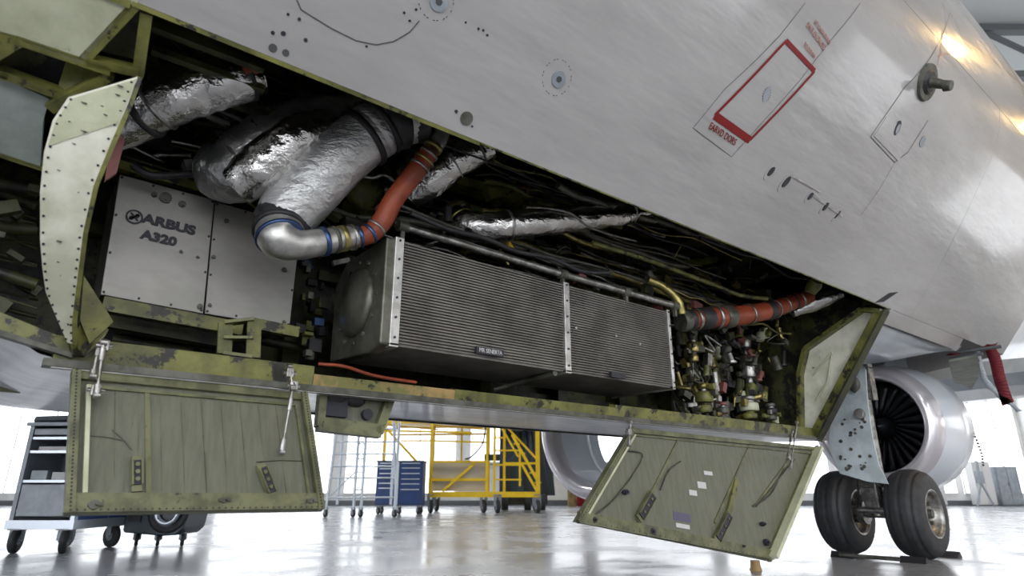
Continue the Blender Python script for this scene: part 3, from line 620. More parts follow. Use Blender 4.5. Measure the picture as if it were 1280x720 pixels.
# small far flap
fn = Vector((0, 1, -.1)); f0 = P(0, 3.22, .47)
fq = [onp(x, y, f0, fn) for x, y in ((398, 487), (488, 496), (471, 543), (394, 534))]
d3, Q3, n3 = door(*fq, 'small open flap between the left door and the yellow platform')
L3 = (fq[1]-fq[0]).length
for a0, b0, a1, b1, w_ in ((0, .05, 1, .05, .05), (0, .95, 1, .95, .07), (.97, 0, .97, 1, .05), (.03, 0, .03, 1, .04)): rimbar(d3, Q3, a0, b0, a1, b1, w_, .05, M['doorrim'], n=n3)
m2 = MB(); m2.beam(Q3(.08, .45, .02), Q3(.4, .45, .02), .1, .03, n3); obj('recess', m2, M['ink'], d3)
for a, b in ((.22, .18), (.5, .16)): m2 = MB(); m2.blob(Q3(a, b, .02), (.06, .03, .05), .3); obj('bulge', m2, M['black'], d3)
m2 = MB(); m2.disc(Q3(.72, .55, .02), n3, .03, .03); obj('latch_fitting', m2, M['ink'], d3)
# stays and hinges of the doors
def stay(x0, y0, x1, y1, v0, v1, kind='stay'):
    a, b = onv(x0, y0, v0), onv(x1, y1, v1)
    m2 = MB(); m2.tube([a, b], .006, 6); m2.tube([a.lerp(b, .1), a.lerp(b, .35)], .011, 8); m2.tube([a.lerp(b, .8), b], .013, 8)
    for t in (0, 1): m2.tube([a.lerp(b, t)-Vector((.012, 0, 0)), a.lerp(b, t)+Vector((.012, 0, 0))], .014, 8)
    obj('stay_rod', m2, M['steel'], FUS)
for x0, y0, x1, y1, v in ((130, 428, 121, 494, 2.98), (124, 432, 116, 470, 2.99), (362, 458, 366, 484, 3.0), (366, 486, 352, 565, 2.98), (996, 528, 988, 585, 3.05), (990, 540, 984, 575, 3.05), (788, 528, 786, 556, 3.05)): stay(x0, y0, x1, y1, v, v-.02)
for x, y in ((130, 432), (362, 466), (120, 488), (367, 482), (986, 572), (786, 540)):
    p = onv(x, y, 3.0); m2 = MB(); m2.box(p, (.035, .03, .045)); m2.tube([p-Vector((.03, 0, 0)), p+Vector((.03, 0, 0))], .01, 8); obj('hinge_bracket', m2, M['steel'], FUS, bevel=.004)
# ------------------------------------------------------------------ equipment boxes
def eqbox(label, pts, v, dep, extra=None):
    q = [onv(x, y, v) for x, y in pts]; base = (q[2]+q[3])/2
    t = thing('equipment_box', label, 'equipment box', base+Vector((0, dep/2, 0)))
    m2 = MB(); m2.prism([p+Vector((0, .012, 0)) for p in q], (0, dep, 0)); obj('case', m2, M['endtank'], t, world=True)
    m2 = MB(); m2.prism(q, (0, .011, 0)); obj('cover', m2, M['alu'], t, world=True, bevel=.003)
    m2 = MB(); c = sum(q, Vector())/4
    for i in range(4):
        for k in (0, .33, .66): p = q[i].lerp(q[(i+1) % 4], k); p = p+(c-p)*.045; m2.disc(p-Vector((0, .004, 0)), (0, 1, 0), .006, .008, 8)
    obj('screw', m2, M['ink'], t, world=True, kind='stuff'); return t, q
t, q = eqbox('aluminium equipment box with black lettering beside the curved rib', [(150, 218), (268, 250), (254, 392), (126, 368)], 3.5, .45)
ud = (q[1]-q[0]).normalized(); vd = Vector((0, 0, 1))
text('lettering', 'ARBUS', onv(212, 281, 3.494), (1, 0, -.03), vd, .069, M['ink'], t, bold=.0036, stretch=1.22)
text('lettering', 'A320', onv(199, 298, 3.494), (1, 0, -.03), vd, .066, M['ink'], t, bold=.0036, stretch=1.15)
c = onv(168, 271, 3.494); m2 = MB()
for k in range(28):
    a, b = 2*math.pi*k/28, 2*math.pi*(k+1)/28
    m2.beam(c+Vector((math.cos(a), 0, math.sin(a)))*.035, c+Vector((math.cos(b), 0, math.sin(b)))*.035, .004, .008)
for a in (.7, 2.35): e = Vector((math.cos(a), 0, math.sin(a)))*.026; m2.beam(c-e, c+e, .004, .009)
m2.disc(c+Vector((.012, 0, .008)), (0, 1, 0), .011, .004); m2.disc(c+Vector((-.012, 0, -.008)), (0, 1, 0), .011, .004)
obj('emblem', m2, M['ink'], t, world=True, label='round black emblem before the lettering')
for x, y, r in ((207, 247, .03), (193, 243, .014), (228, 255, .018), (226, 314, .007), (250, 383, .014), (247, 321, .006)):
    m2 = MB(); m2.disc(onv(x, y, 3.49), (0, 1, 0), r, .012, 12); m2.disc(onv(x+2, y+1, 3.48), (0, 1, 0), r*.45, .012, 8); obj('connector', m2, M['lip'], t, world=True)
t, q = eqbox('plain aluminium equipment box right of the lettered one', [(269, 252), (376, 282), (362, 409), (256, 392)], 3.52, .45)
for x, y, r in ((267, 321, .01), (355, 337, .014), (283, 276, .012), (355, 402, .008), (262, 381, .008)):
    m2 = MB(); m2.disc(onv(x, y, 3.51), (0, 1, 0), r, .012, 12); m2.disc(onv(x+2, y+1, 3.5), (0, 1, 0), r*.45, .012, 8); obj('connector', m2, M['lip'], t, world=True)
# ------------------------------------------------------------------ cooler (heat exchanger)
u0, u1, v0, v1, z0, z1 = 1.47, 3.86, 2.9, 3.52, .725, 1.325
HX = thing('heat_exchanger', 'large dark finned heat exchanger in the middle of the open bay', 'heat exchanger', P((u0+u1)/2, 3.2, z0))
um = 2.76
for a, b in ((u0+.05, um-.02), (um+.02, u1-.03)):
    m2 = MB(); m2.bb(P(a, v0+.02, z0+.015), P(b, v1, z1)); core = obj('core', m2, M['fin'], HX, world=True)
    nb = 34; m2 = MB()
    for k in range(nb):
        z = z0+.02+(z1-z0-.03)*k/(nb-1); m2.bb(P(a, v0+.004, z-.0045), P(b, v0+.02, z+.0045))
    for k in range(34):
        v = v0+.02+(v1-v0-.03)*k/33; m2.bb(P(a, v-.0045, z0+.001), P(b, v+.0045, z0+.015))
    obj('cooling_bar', m2, M['finbar'], core, world=True, kind='stuff')
    m2 = MB(); nf = int((b-a)/.011)
    for k in range(nf):
        u = a+(b-a)*k/nf; m2.bb(P(u, v0+.012, z0+.015), P(u+.0022, v0+.02, z1)); m2.bb(P(u, v0+.02, z0+.008), P(u+.0022, v1, z0+.015))
    obj('fin', m2, M['finbar'], core, world=True, kind='stuff')
for a, b in ((u0, u0+.055), (um-.025, um+.025), (u1-.03, u1)):
    m2 = MB(); m2.bb(P(a, v0-.012, z0-.006), P(b, v0+.03, z1+.01)); m2.bb(P(a, v0-.012, z0-.012), P(b, v1 if a != u0 else v0+.1, z0+.012)); o = obj('frame_strip', m2, M['trim'], HX, world=True, bevel=.004)
    m2 = MB()
    for k in range(6): m2.disc(P((a+b)/2, v0-.014, z0+.04+k*.11), (0, 1, 0), .007, .006, 8)
    obj('bolt', m2, M['ink'], o, world=True, kind='stuff')
m2 = MB(); m2.prism([P(u0+.02, v0, z1), P(u0+.02, v0, z0), P(u0+.02, v0+.12, z0-.03), P(u0+.02, v1+.03, z0-.0), P(u0+.02, v1+.05, z1-.12), P(u0+.02, v1-.1, z1)], (-.07, 0, 0)); tk = obj('end_tank', m2, M['endtank'], HX, world=True, bevel=.01)
m2 = MB(); m2.lathe([(0, .2), (.02, .2), (.035, .17), (.05, .05), (.05, 0)], P(u0-.05, 3.22, 1.02), (-1, 0, 0), 24); obj('domed_cover', m2, M['endtank'], tk, world=True)
for k in range(12):
    a = k*.524; m2 = MB(); m2.disc(P(u0-.055, 3.22+.24*math.cos(a), 1.02+.24*math.sin(a)), (1, 0, 0), .012, .014, 8); obj('bolt', m2, M['steel'], tk, world=True)
m2 = MB(); m2.bb(P(1.44, 2.91, z0-.05), P(3.8, 2.93, z0-.012))
for (x, y, w_) in ((612, 440, .2), (772, 469, .14)):
    p = onv(x, y, v0-.02); m2 = MB(); m2.box(p, (w_, .02, .04)); o = obj('name_plate', m2, M['ink'], HX, world=True)
    if x < 700: text('lettering', 'MR SENERTA', p-Vector((0, .012, 0)), (1, 0, 0), (0, 0, 1), .036, M['pad'], o, stretch=.8)
m2 = MB(); m2.tube([onv(618, 487, 3.45), onv(650, 478, 3.3), onv(694, 466, 2.93)], .02, 8); obj('seam_rib', m2, M['endtank'], HX, world=True)
for x, y in ((720, 410), (770, 420), (838, 440), (800, 430)):
    m2 = MB(); m2.disc(onv(x, y, v0), (0, 1, 0), .009, .008, 8); obj('dent', m2, M['trim'], HX, world=True)
# hydraulic tube above the cooler
tb = thing('metal_tube', 'straight steel tube running above the heat exchanger', 'tube', onv(500, 283, 2.98))
m2 = MB(); m2.tube([onv(503, 283, 2.98), onv(703, 343, 2.92), onv(846, 383, 2.9)], .026, 14); obj('pipe', m2, M['steel'], tb, world=True)
for x, y, v in ((503, 283, 2.98), (703, 343, 2.92), (782, 365, 2.91), (843, 382, 2.9)):
    p = onv(x, y, v); m2 = MB(); m2.tube([p-Vector((.03, 0, .0)), p+Vector((.03, 0, 0))], .036, 12); m2.bb(p+Vector((-.012, -.012, -.09)), p+Vector((.012, .012, 0))); obj('clamp', m2, M['lip'], tb, world=True)
# ------------------------------------------------------------------ ducts and hoses
def duct(name, label, cat, pl, rad, m, rings=(), crinkle=.05, n=28, k=10, ribs=0, group=None):
    """pl: (x, y, v) samples along the duct; rings: (t, width, extra radius, material, name)"""
    pts = spline([onv(*p) for p in pl], k); mlen = len(pts)
    rs = rad if isinstance(rad, list) else [rad]*len(pl)
    RS = []
    for i in range(mlen):
        t = i/(mlen-1)*(len(rs)-1); a = int(min(t, len(rs)-1.0001)); a = min(a, len(rs)-2); RS.append(rs[a]+(rs[a+1]-rs[a])*(t-a))
    if ribs: RS = [r*(1+.05*(i % 2)) for i, r in enumerate(RS)]
    root = thing(name, label, cat, pts[0]+Vector((0, 0, 0)), group=group)
    m2 = MB(); m2.tube(pts, RS, n, crinkle=crinkle); obj('hose' if ribs else 'sleeve', m2, m, root, world=True)
    for t, w_, ex, mm, nm in rings:
        i = min(int(t*(mlen-1)), mlen-2); a, b = pts[i], pts[i+1]; d = (b-a).normalized(); p = a.lerp(b, t*(mlen-1)-i); r = RS[i]+ex
        m3 = MB(); m3.tube([p-d*w_/2, p-d*w_*.42, p+d*w_*.42, p+d*w_/2], [r*.94, r, r, r*.94], 24); obj(nm, m3, mm, root, world=True)
    return root, pts, RS
F_, FW, FD, BK = M['foil'], M['foilwhite'], M['foildark'], M['black']
duct('insulated_duct', 'crinkled foil duct at the upper left of the bay, beside the curved rib', 'duct', [(140, 168, 3.15), (176, 150, 3.05), (210, 128, 2.95), (262, 108, 2.88), (300, 98, 2.82), (322, 92, 2.8)], [.085, .095, .115, .12, .115, .1], F_,
     [(.24, .03, .012, BK, 'band'), (.34, .02, .008, M['steel'], 'band'), (.86, .02, .008, BK, 'band')], .07, k=14)
m2 = MB(); m2.disc(onv(318, 84, 2.7), (.5, -.5, .2), .03, .02); m2.tube([onv(306, 88, 2.7), onv(318, 84, 2.7)], .02, 8); solo('copper_fitting', m2, M['orange'], 'copper orange fitting at the end of the upper left foil duct', 'fitting')
duct('insulated_duct', 'dark foil duct behind the large silver one', 'duct', [(262, 212, 3.35), (290, 214, 3.25), (322, 196, 3.18), (362, 168, 3.08), (410, 150, 3.02), (450, 144, 2.98)], [.13, .18, .19, .17, .14, .12], FD,
     [(.28, .02, .004, M['steel'], 'band'), (.5, .015, .004, BK, 'band')], .08, k=14)
duct('insulated_duct', 'grey foil patch duct lying between dark duct and silver duct', 'duct', [(296, 234, 3.1), (330, 208, 3.0), (370, 174, 2.92), (410, 156, 2.9)], [.1, .13, .12, .09], F_, [], .08, k=14)
duct('insulated_duct', 'largest smooth silver duct with black collars, above the chrome elbow', 'duct', [(352, 282, 3.02), (364, 262, 3.0), (395, 226, 2.95), (430, 192, 2.88), (462, 168, 2.82), (486, 154, 2.78), (528, 150, 2.72)], [.14, .155, .165, .16, .155, .15, .12], FW,
     [(.05, .05, .004, BK, 'collar'), (.63, .035, .016, BK, 'collar'), (.7, .05, .006, M['foilwhite'], 'collar'), (.76, .03, .018, BK, 'collar'), (.86, .13, .012, BK, 'collar'), (.97, .1, .002, BK, 'collar')], .02, k=14)
duct('elbow_pipe', 'chrome elbow with blue clamps under the silver duct', 'pipe', [(350, 286, 2.98), (352, 300, 2.94), (374, 306, 2.92), (404, 302, 2.92), (430, 298, 2.92), (446, 296, 2.92)], [.125, .105, .075, .068, .06, .058], M['trim'],
     [(.03, .03, .01, BK, 'clamp'), (.14, .02, .008, M['bluec'], 'clamp'), (.6, .025, .01, M['bluec'], 'clamp'), (.7, .02, .008, M['lip'], 'clamp'), (.78, .03, .01, M['brass'], 'clamp'), (.92, .02, .012, M['steel'], 'clamp')], .015)
duct('silicone_hose', 'orange ribbed silicone hose rising beside the silver duct', 'hose', [(440, 298, 2.92), (462, 292, 2.9), (478, 276, 2.88), (492, 250, 2.84), (518, 216, 2.78), (538, 190, 2.72)], [.05, .052, .054, .054, .054, .05], M['orange'],
     [(.08, .02, .008, M['bluec'], 'clamp'), (.2, .018, .008, M['bluec'], 'clamp'), (.3, .016, .006, M['steel'], 'clamp'), (.86, .016, .008, M['steel'], 'clamp'), (.92, .014, .008, M['brass'], 'clamp'), (.98, .018, .006, M['steel'], 'clamp')], .0, ribs=1, k=16)
duct('pipe_fitting', 'pale brass fitting at the top of the orange hose', 'fitting', [(540, 186, 2.72), (548, 174, 2.7), (554, 162, 2.68)], [.05, .052, .042], M['trim'], [(.1, .03, .006, M['brass'], 'nut')], 0)
duct('insulated_duct', 'silver wrapped duct behind the orange hose', 'duct', [(512, 246, 3.1), (535, 228, 3.0), (565, 204, 2.9), (590, 190, 2.82), (612, 180, 2.75)], [.08, .105, .11, .105, .09], F_, [(.5, .012, .004, M['steel'], 'band'), (.85, .015, .006, M['lip'], 'band')], .05, k=14)
duct('insulated_duct', 'long silver foil duct running right above the heat exchanger', 'duct', [(572, 266, 3.2), (580, 280, 3.1), (606, 284, 3.0), (650, 280, 2.92), (710, 274, 2.86), (770, 268, 2.8), (806, 262, 2.76)], [.085, .098, .1, .098, .095, .095, .07], F_,
     [(.02, .06, .01, M['brass'], 'collar'), (.14, .02, .006, M['brass'], 'band'), (.45, .02, .005, M['steel'], 'band'), (.9, .015, .006, M['steel'], 'band')], .06, k=16)
CH, _, _ = duct('silicone_hose', 'orange and black clamped hose at the right end of the bay', 'hose', [(852, 402, 3.0), (880, 398, 2.95), (920, 395, 2.9), (960, 388, 2.85), (990, 378, 2.8), (1012, 370, 2.72)], [.07, .085, .085, .08, .075, .065], M['orange'],
     [(.02, .08, .01, M['lip'], 'clamp'), (.08, .05, .008, BK, 'collar'), (.13, .03, .014, M['steel'], 'clamp'), (.2, .14, .008, BK, 'collar'), (.27, .03, .016, M['steel'], 'clamp'), (.34, .12, .01, M['endtank'], 'collar'), (.47, .015, .01, M['steel'], 'clamp'), (.6, .1, .01, BK, 'collar'), (.64, .012, .014, M['steel'], 'clamp'), (.72, .015, .01, M['steel'], 'clamp'), (.8, .02, .01, BK, 'clamp'), (.88, .02, .01, M['steel'], 'clamp')], 0, ribs=1)
duct('insulated_duct', 'short silver foil duct under the end of the clamped hose', 'duct', [(990, 390, 3.0), (1015, 380, 2.85), (1036, 372, 2.7), (1052, 367, 2.6)], [.06, .09, .08, .05], F_, [], .07)
m2 = MB(); m2.tube([onv(1012, 366, 2.6), onv(1018, 356, 2.55), onv(1022, 350, 2.5)], [.05, .07, .05], 14); obj('cap', m2, M['green'], CH, world=True, label='green cap')
m2 = MB(); m2.tube(spline([onv(810, 350, 3.0), onv(828, 358, 2.95), onv(846, 374, 2.9), onv(852, 392, 2.9)], 5), .035, 8); solo('bent_pipe', m2, M['brass'], 'bent yellow pipe at the right end of the steel tube', 'pipe')
m2 = MB(); m2.tube(spline([onv(640, 286, 3.2), onv(634, 300, 3.1), onv(640, 312, 3.1)], 4), .02, 8); solo('bent_pipe', m2, M['yellow'], 'small yellow bent pipe under the long foil duct', 'pipe')
m2 = MB(); m2.blob(onv(455, 235, 3.4), (.12, .1, .14), .5, 16, 3); m2.blob(onv(515, 222, 3.3), (.12, .1, .16), .5, 16, 3); solo('insulation_blanket', m2, M['green'], 'crumpled olive blanket behind the orange hose', 'insulation')
m2 = MB(); m2.tube(spline([onv(398, 455, 3.05), onv(430, 458, 3.02), onv(470, 470, 3.04), (onv(520, 478, 3.06))], 5), .009, 6); solo('orange_cable', m2, M['orange'], 'thin orange cable lying on the tan sill', 'cable')
# wiring, hydraulic lines and small units in the depth of the bay: an uncountable tangle, joined per material
R = random.Random(3)
TANG = {}
def tm(k): return TANG.setdefault(k, MB())
for i in range(90):
    v = R.uniform(2.7, 4.05); z = R.uniform(1.45, 2.15) if v > 2.75 else R.uniform(1.8, 2.1)
    a = R.uniform(1.4, 4.4); b = min(6.38, a+R.uniform(.7, 2.6)); pts = [P(a+(b-a)*t/6, v+R.uniform(-.03, .03), z+R.uniform(-.03, .03)) for t in range(7)]
    tm(R.choice(['steel', 'black', 'greendark', 'lip', 'green', 'black', 'endtank', 'brass'])).tube(spline(pts, 3), R.choice((.006, .008, .011, .015, .02, .028)), 6)
for i in range(230):
    u = R.uniform(1.3, 6.3); v = R.uniform(3.0, 4.0); z = R.uniform(1.4, 2.1); m2 = tm(R.choice(['steel', 'black', 'greendark', 'lip', 'green', 'endtank', 'brass', 'pink', 'black']))
    if R.random() < .5: m2.box(P(u, v, z), (R.uniform(.03, .14), R.uniform(.03, .08), R.uniform(.02, .08)), Matrix.Rotation(R.uniform(-.6, .6), 3, 'Y'))
    elif R.random() < .5: m2.tube([P(u, v, z), P(u+R.uniform(-.08, .08), v, z+R.uniform(.04, .14))], R.uniform(.015, .035), 8)
    else: m2.tube(spline([P(u+R.uniform(-.1, .1), v+R.uniform(-.1, .1), z+R.uniform(-.08, .08)) for _ in range(4)], 4), R.uniform(.004, .01), 5)
for i in range(70):
    u = R.uniform(-.0, 1.4); v = R.uniform(3.1, 4.0); z = R.uniform(1.55, 2.2); m2 = tm(R.choice(['steel', 'black', 'greendark', 'lip', 'green']))
    if R.random() < .6: m2.tube(spline([P(u+t*R.uniform(.08, .2), v+R.uniform(-.03, .03), z+R.uniform(-.05, .05)) for t in range(5)], 3), R.choice((.008, .014, .02)), 6)
    else: m2.box(P(u, v, z), (R.uniform(.03, .14), R.uniform(.03, .08), R.uniform(.02, .08)), Matrix.Rotation(R.uniform(-.6, .6), 3, 'Y'))
for i in range(30):                    # gap between the boxes and the cooler
    x = R.uniform(374, 408); y = R.uniform(310, 445); p = onv(x, y, R.uniform(3.5, 4.0))
    tm(R.choice(['greendark', 'lip', 'black', 'green', 'bluec', 'endtank'])).box(p, (R.uniform(.02, .08), .05, R.uniform(.02, .08)))
for i in range(260):                   # fine depth of the right compartment
    x = R.uniform(848, 1000); y = R.uniform(408, 532); p = onv(x, y, R.uniform(3.5, 4.15))
    if p.x > 6.3 or p.z < CAMZ+.54: continue
    m2 = tm(R.choice(['greendark', 'green', 'black', 'endtank', 'lip', 'steel', 'brass', 'greendark', 'greenpale']))
    c_ = R.random()
    if c_ < .5: m2.box(p, (R.uniform(.02, .12), R.uniform(.03, .08), R.uniform(.02, .12)), Matrix.Rotation(R.uniform(-.5, .5), 3, 'Y') @ Matrix.Rotation(R.uniform(-.5, .5), 3, 'Z'))
    elif c_ < .8: m2.tube(spline([p+Vector((R.uniform(-.12, .12), R.uniform(-.05, .05), R.uniform(-.12, .12))) for _ in range(4)], 5), R.uniform(.005, .014), 6)
    else: m2.tube([p, p+Vector((R.uniform(-.08, .08), 0, R.uniform(.04, .16)))], R.uniform(.015, .045), 10)
for k, m2 in TANG.items(): obj('pipe_tangle', m2, M[k], FUS, kind='stuff')
# right compartment: valves, actuators, canisters
def unit(x, y, v, h, r, mats, label, cat, name, tilt=0, bits=5):
    p = onv(x, y, v); root = thing(name, label, cat, p); RR = random.Random(x*7+y)
    zz = 0; seg_ = [h*.25, h*.1, h*.35, h*.12, h*.18]; rr = [r*.8, r*.5, r, r*.6, r*.75]; nm = ['foot', 'neck', 'body', 'collar', 'cap']
    for s_, q_, m_, nn_ in zip(seg_, rr, mats, nm):
        m2 = MB(); m2.tube([(tilt*zz, 0, zz), (tilt*zz, 0, zz+s_*.1), (tilt*(zz+s_), 0, zz+s_*.9), (tilt*(zz+s_), 0, zz+s_)], [q_*.9, q_, q_, q_*.85], 14); obj(nn_, m2, M[m_], root); zz += s_
    for k in range(bits):
        m2 = MB(); a = RR.uniform(2.5, 6.9); z = RR.uniform(.1, .9)*h; e = Vector((math.cos(a), math.sin(a), RR.uniform(-.3, .3)))
        m2.tube([e*r*.6+Vector((0, 0, z)), e*r*1.7+Vector((0, 0, z))], r*RR.uniform(.15, .35), 8); m2.box(e*r*1.5+Vector((0, 0, z)), (r*.6, r*.5, r*.6)); obj('fitting', m2, M[RR.choice(['steel', 'brass', 'lip', 'green', 'endtank'])], root)
    return root
unit(940, 500, 3.55, .68, .075, ['green', 'steel', 'trim', 'steel', 'trim'], 'tall silver actuator standing in the middle of the right compartment', 'actuator', 'actuator')
unit(938, 524, 3.3, .22, .09, ['green', 'green', 'greenpale', 'steel', 'steel'], 'pale green valve at the foot of the silver actuator', 'valve', 'valve')
unit(882, 516, 3.3, .26, .08, ['green', 'greendark', 'green', 'steel', 'brass'], 'olive canister on the sill left of the silver actuator', 'canister', 'canister')
unit(980, 470, 3.6, .34, .07, ['lip', 'steel', 'endtank', 'steel', 'lip'], 'grey canister between silver actuator and end rib', 'canister', 'canister')
unit(868, 452, 3.3, .25, .05, ['brass', 'lip', 'brass', 'steel', 'lip'], 'small yellowish valve next to the right edge of the heat exchanger', 'valve', 'valve')
unit(905, 440, 3.6, .24, .06, ['lip', 'greendark', 'lip', 'steel', 'greendark'], 'dark valve behind the clamped hose', 'valve', 'valve')
unit(965, 525, 3.25, .16, .06, ['lip', 'lip', 'black', 'steel', 'lip'], 'black stub valve on the sill right of the silver actuator', 'valve', 'valve')
unit(905, 525, 3.3, .16, .05, ['lip', 'pink', 'lip', 'steel', 'pink'], 'dark stub valve on the sill left of the silver actuator', 'valve', 'valve')
SEEN = set()
for i in range(150):
    x = R.uniform(852, 998); y = R.uniform(408, 526); v = R.uniform(3.25, 3.8); p = onv(x, y, v)
    if p.x > 6.3 or p.z < CAMZ+.56: continue
    m2 = MB(); c_ = R.random(); mk = R.choice(['green', 'greendark', 'lip', 'steel', 'black', 'greenpale', 'endtank', 'brass', 'pink'])
    if c_ < .45: m2.box(p, (R.uniform(.04, .14), R.uniform(.03, .08), R.uniform(.03, .12)), Matrix.Rotation(R.uniform(-.5, .5), 3, 'Y') @ Matrix.Rotation(R.uniform(-.5, .5), 3, 'Z')); sh = 'block'
    elif c_ < .7: m2.tube(spline([p+Vector((R.uniform(-.1, .1), R.uniform(-.05, .05), R.uniform(-.1, .1))) for _ in range(4)], 5), R.uniform(.008, .018), 7); sh = 'curled pipe'
    else: m2.tube([p, p+Vector((R.uniform(-.08, .08), 0, R.uniform(.06, .16)))], R.uniform(.02, .045), 12); m2.disc(p, (0, 0, 1), R.uniform(.03, .05), .02); sh = 'canister'
    cn = {'green': 'olive green', 'greendark': 'dark green', 'lip': 'dark grey', 'steel': 'steel', 'black': 'black', 'greenpale': 'pale green', 'endtank': 'grey', 'brass': 'brass', 'pink': 'dull pink'}[mk]
    col_ = ('beside the heat exchanger' if x < 890 else 'left of the silver actuator' if x < 930 else 'around the silver actuator' if x < 960 else 'beside the end rib'); row = 'high' if y < 445 else 'halfway up' if y < 485 else 'low'
    lb = 'small %s %s, %s %s' % (cn, sh, row, col_)
    if lb in SEEN: continue
    SEEN.add(lb); solo('pipe_fitting', m2, M[mk], lb, 'fitting', 'fittings in the right compartment')
# lines under the boxes and in the forward bay
for i, (x0, y0, x1, y1) in enumerate([(140, 395, 280, 420), (150, 412, 270, 432), (325, 425, 380, 436), (140, 424, 240, 440)]):
    m2 = MB(); m2.tube([onv(x0, y0, 3.9), onv(x1, y1, 3.9)], .03, 8)
    solo('hydraulic_line', m2, M['greendark'], ['uppermost dark line under the lettered equipment box', 'middle dark line under the lettered equipment box', 'dark line under the plain equipment box', 'lowest dark line under the lettered equipment box'][i], 'pipe', 'lines under the equipment boxes')
FW_ = MB()
for i in range(15):
    y = 225+i*11+R.uniform(-6, 6); v = R.uniform(3.3, 4.0); FW_.tube(spline([onv(-70, y-22+R.uniform(-9, 9), v), onv(-10, y+R.uniform(-9, 9), v), onv(46, y+14, v)], 3), R.choice((.006, .012, .03)), 7)
for i in range(14): FW_.box(onv(R.uniform(-20, 44), R.uniform(230, 380), R.uniform(3.2, 3.8)), (R.uniform(.03, .12), .05, R.uniform(.02, .08)), Matrix.Rotation(R.uniform(-.5, .5), 3, 'Y'))
obj('pipe_tangle', FW_, M['greendark'], FUS, kind='stuff')
# ------------------------------------------------------------------ engines
def engine(loc, r, L, label, fan=True):
    t = thing('jet_engine', label, 'engine', loc)
    out = [(.1, r*.93), (.03, r*.97), (0, r*1.0)]
    lip = [(.28*r, r*.80), (.12*r, r*.80), (.03*r, r*.84), (0, r*.9), (.03*r, r*.96), (.12*r, r*1.01), (.3*r, r*1.05)]
    m2 = MB(); m2.lathe(lip, (0, 0, 0), (1, 0, 0), 56); obj('inlet_lip', m2, M['lipmetal'], t)
    m2 = MB(); m2.lathe([(.3*r, r*1.05), (.9*r, r*1.13), (1.4*r, r*1.12), (L*.7, r*.9), (L, r*.6), (L, r*.56), (L*.6, r*.75)] if fan else [(.3*r, r*1.05), (.8*r, r*1.1), (1.1*r, r*1.1), (1.1*r, r*.84), (.8*r, r*.8)], (0, 0, 0), (1, 0, 0), 56); obj('nacelle', m2, M['white'], t)
    m2 = MB(); m2.lathe([(.28*r, r*.80), (.55*r, r*.8), (1.1*r, r*.8), (1.1*r, 0)] if fan else [(.28*r, r*.80), (.55*r, r*.8), (1.1*r, r*.82)], (0, 0, 0), (1, 0, 0), 48); obj('inlet_duct', m2, M['fandark'] if fan else M['white'], t)
    if fan:
        for k in range(26):
            a = 2*math.pi*k/26; e = Vector((0, math.cos(a), math.sin(a))); s_ = Vector((0, -math.sin(a), math.cos(a))); m2 = MB(); vs = []
            for j in range(5):
                rr = r*(.2+.59*j/4); tw = .35+.75*j/4; w_ = r*(.07+.06*j/4); d_ = Vector((math.cos(tw), 0, 0))+s_*math.sin(tw); c_ = e*rr+Vector((.6*r, 0, 0))+s_*(.03*r*j)
                vs += [c_-d_*w_, c_+d_*w_]
            m2.add(vs, [(2*j, 2*j+1, 2*j+3, 2*j+2) for j in range(4)], True); o = obj('fan_blade', m2, M['blade'], t); so = o.modifiers.new('s', 'SOLIDIFY'); so.thickness = .008
        m2 = MB(); m2.lathe([(.32*r, 0), (.36*r, .05*r), (.48*r, .14*r), (.62*r, .2*r), (.75*r, .21*r)], (0, 0, 0), (1, 0, 0), 24); obj('spinner', m2, M['blade'], t)
    m2 = MB(); m2.prism([(.5*r, -.1, r*1.02), (2.2*r, -.1, r*1.0), (3*r, -.1, r*1.35), (1.5*r, -.1, r*1.45)], (0, .2, 0)); obj('pylon', m2, M['wing'], t, bevel=.02)
    return t
e1 = engine(onv(1086, 531, 3.5), .74, 1.9, 'white jet engine with dark fan behind the main wheels, nearer engine')
e2 = engine(onv(731, 530, 6.4), 1.02, 2.6, 'white jet engine seen beyond the yellow platform, farther engine', fan=False)
m2 = MB(); m2.blob(Vector((.5, .1, .25)), (.35, .28, .3), .2, 18); obj('core_cowl', m2, M['endtank'], e2)
m2 = MB(); m2.beam((.05, -.2, .38), (.2, .1, .1), .03, .1); obj('yellow_strip', m2, M['yellow'], e2)
m2 = MB()
for k in range(18):
    a = .35+k*.05; c_ = Vector((.9*.74, -math.sin(a+.3)*.84, -math.cos(a+.3)*.84+.02)); 
    m2.disc(Vector((1.0+.006*k, -.84*math.sin(1.0+k*.045), .84*math.cos(1.35+k*.05))), (0, -1, 0), .012, .02, 6)
obj('scuff', m2, M['ink'], e1, kind='stuff')
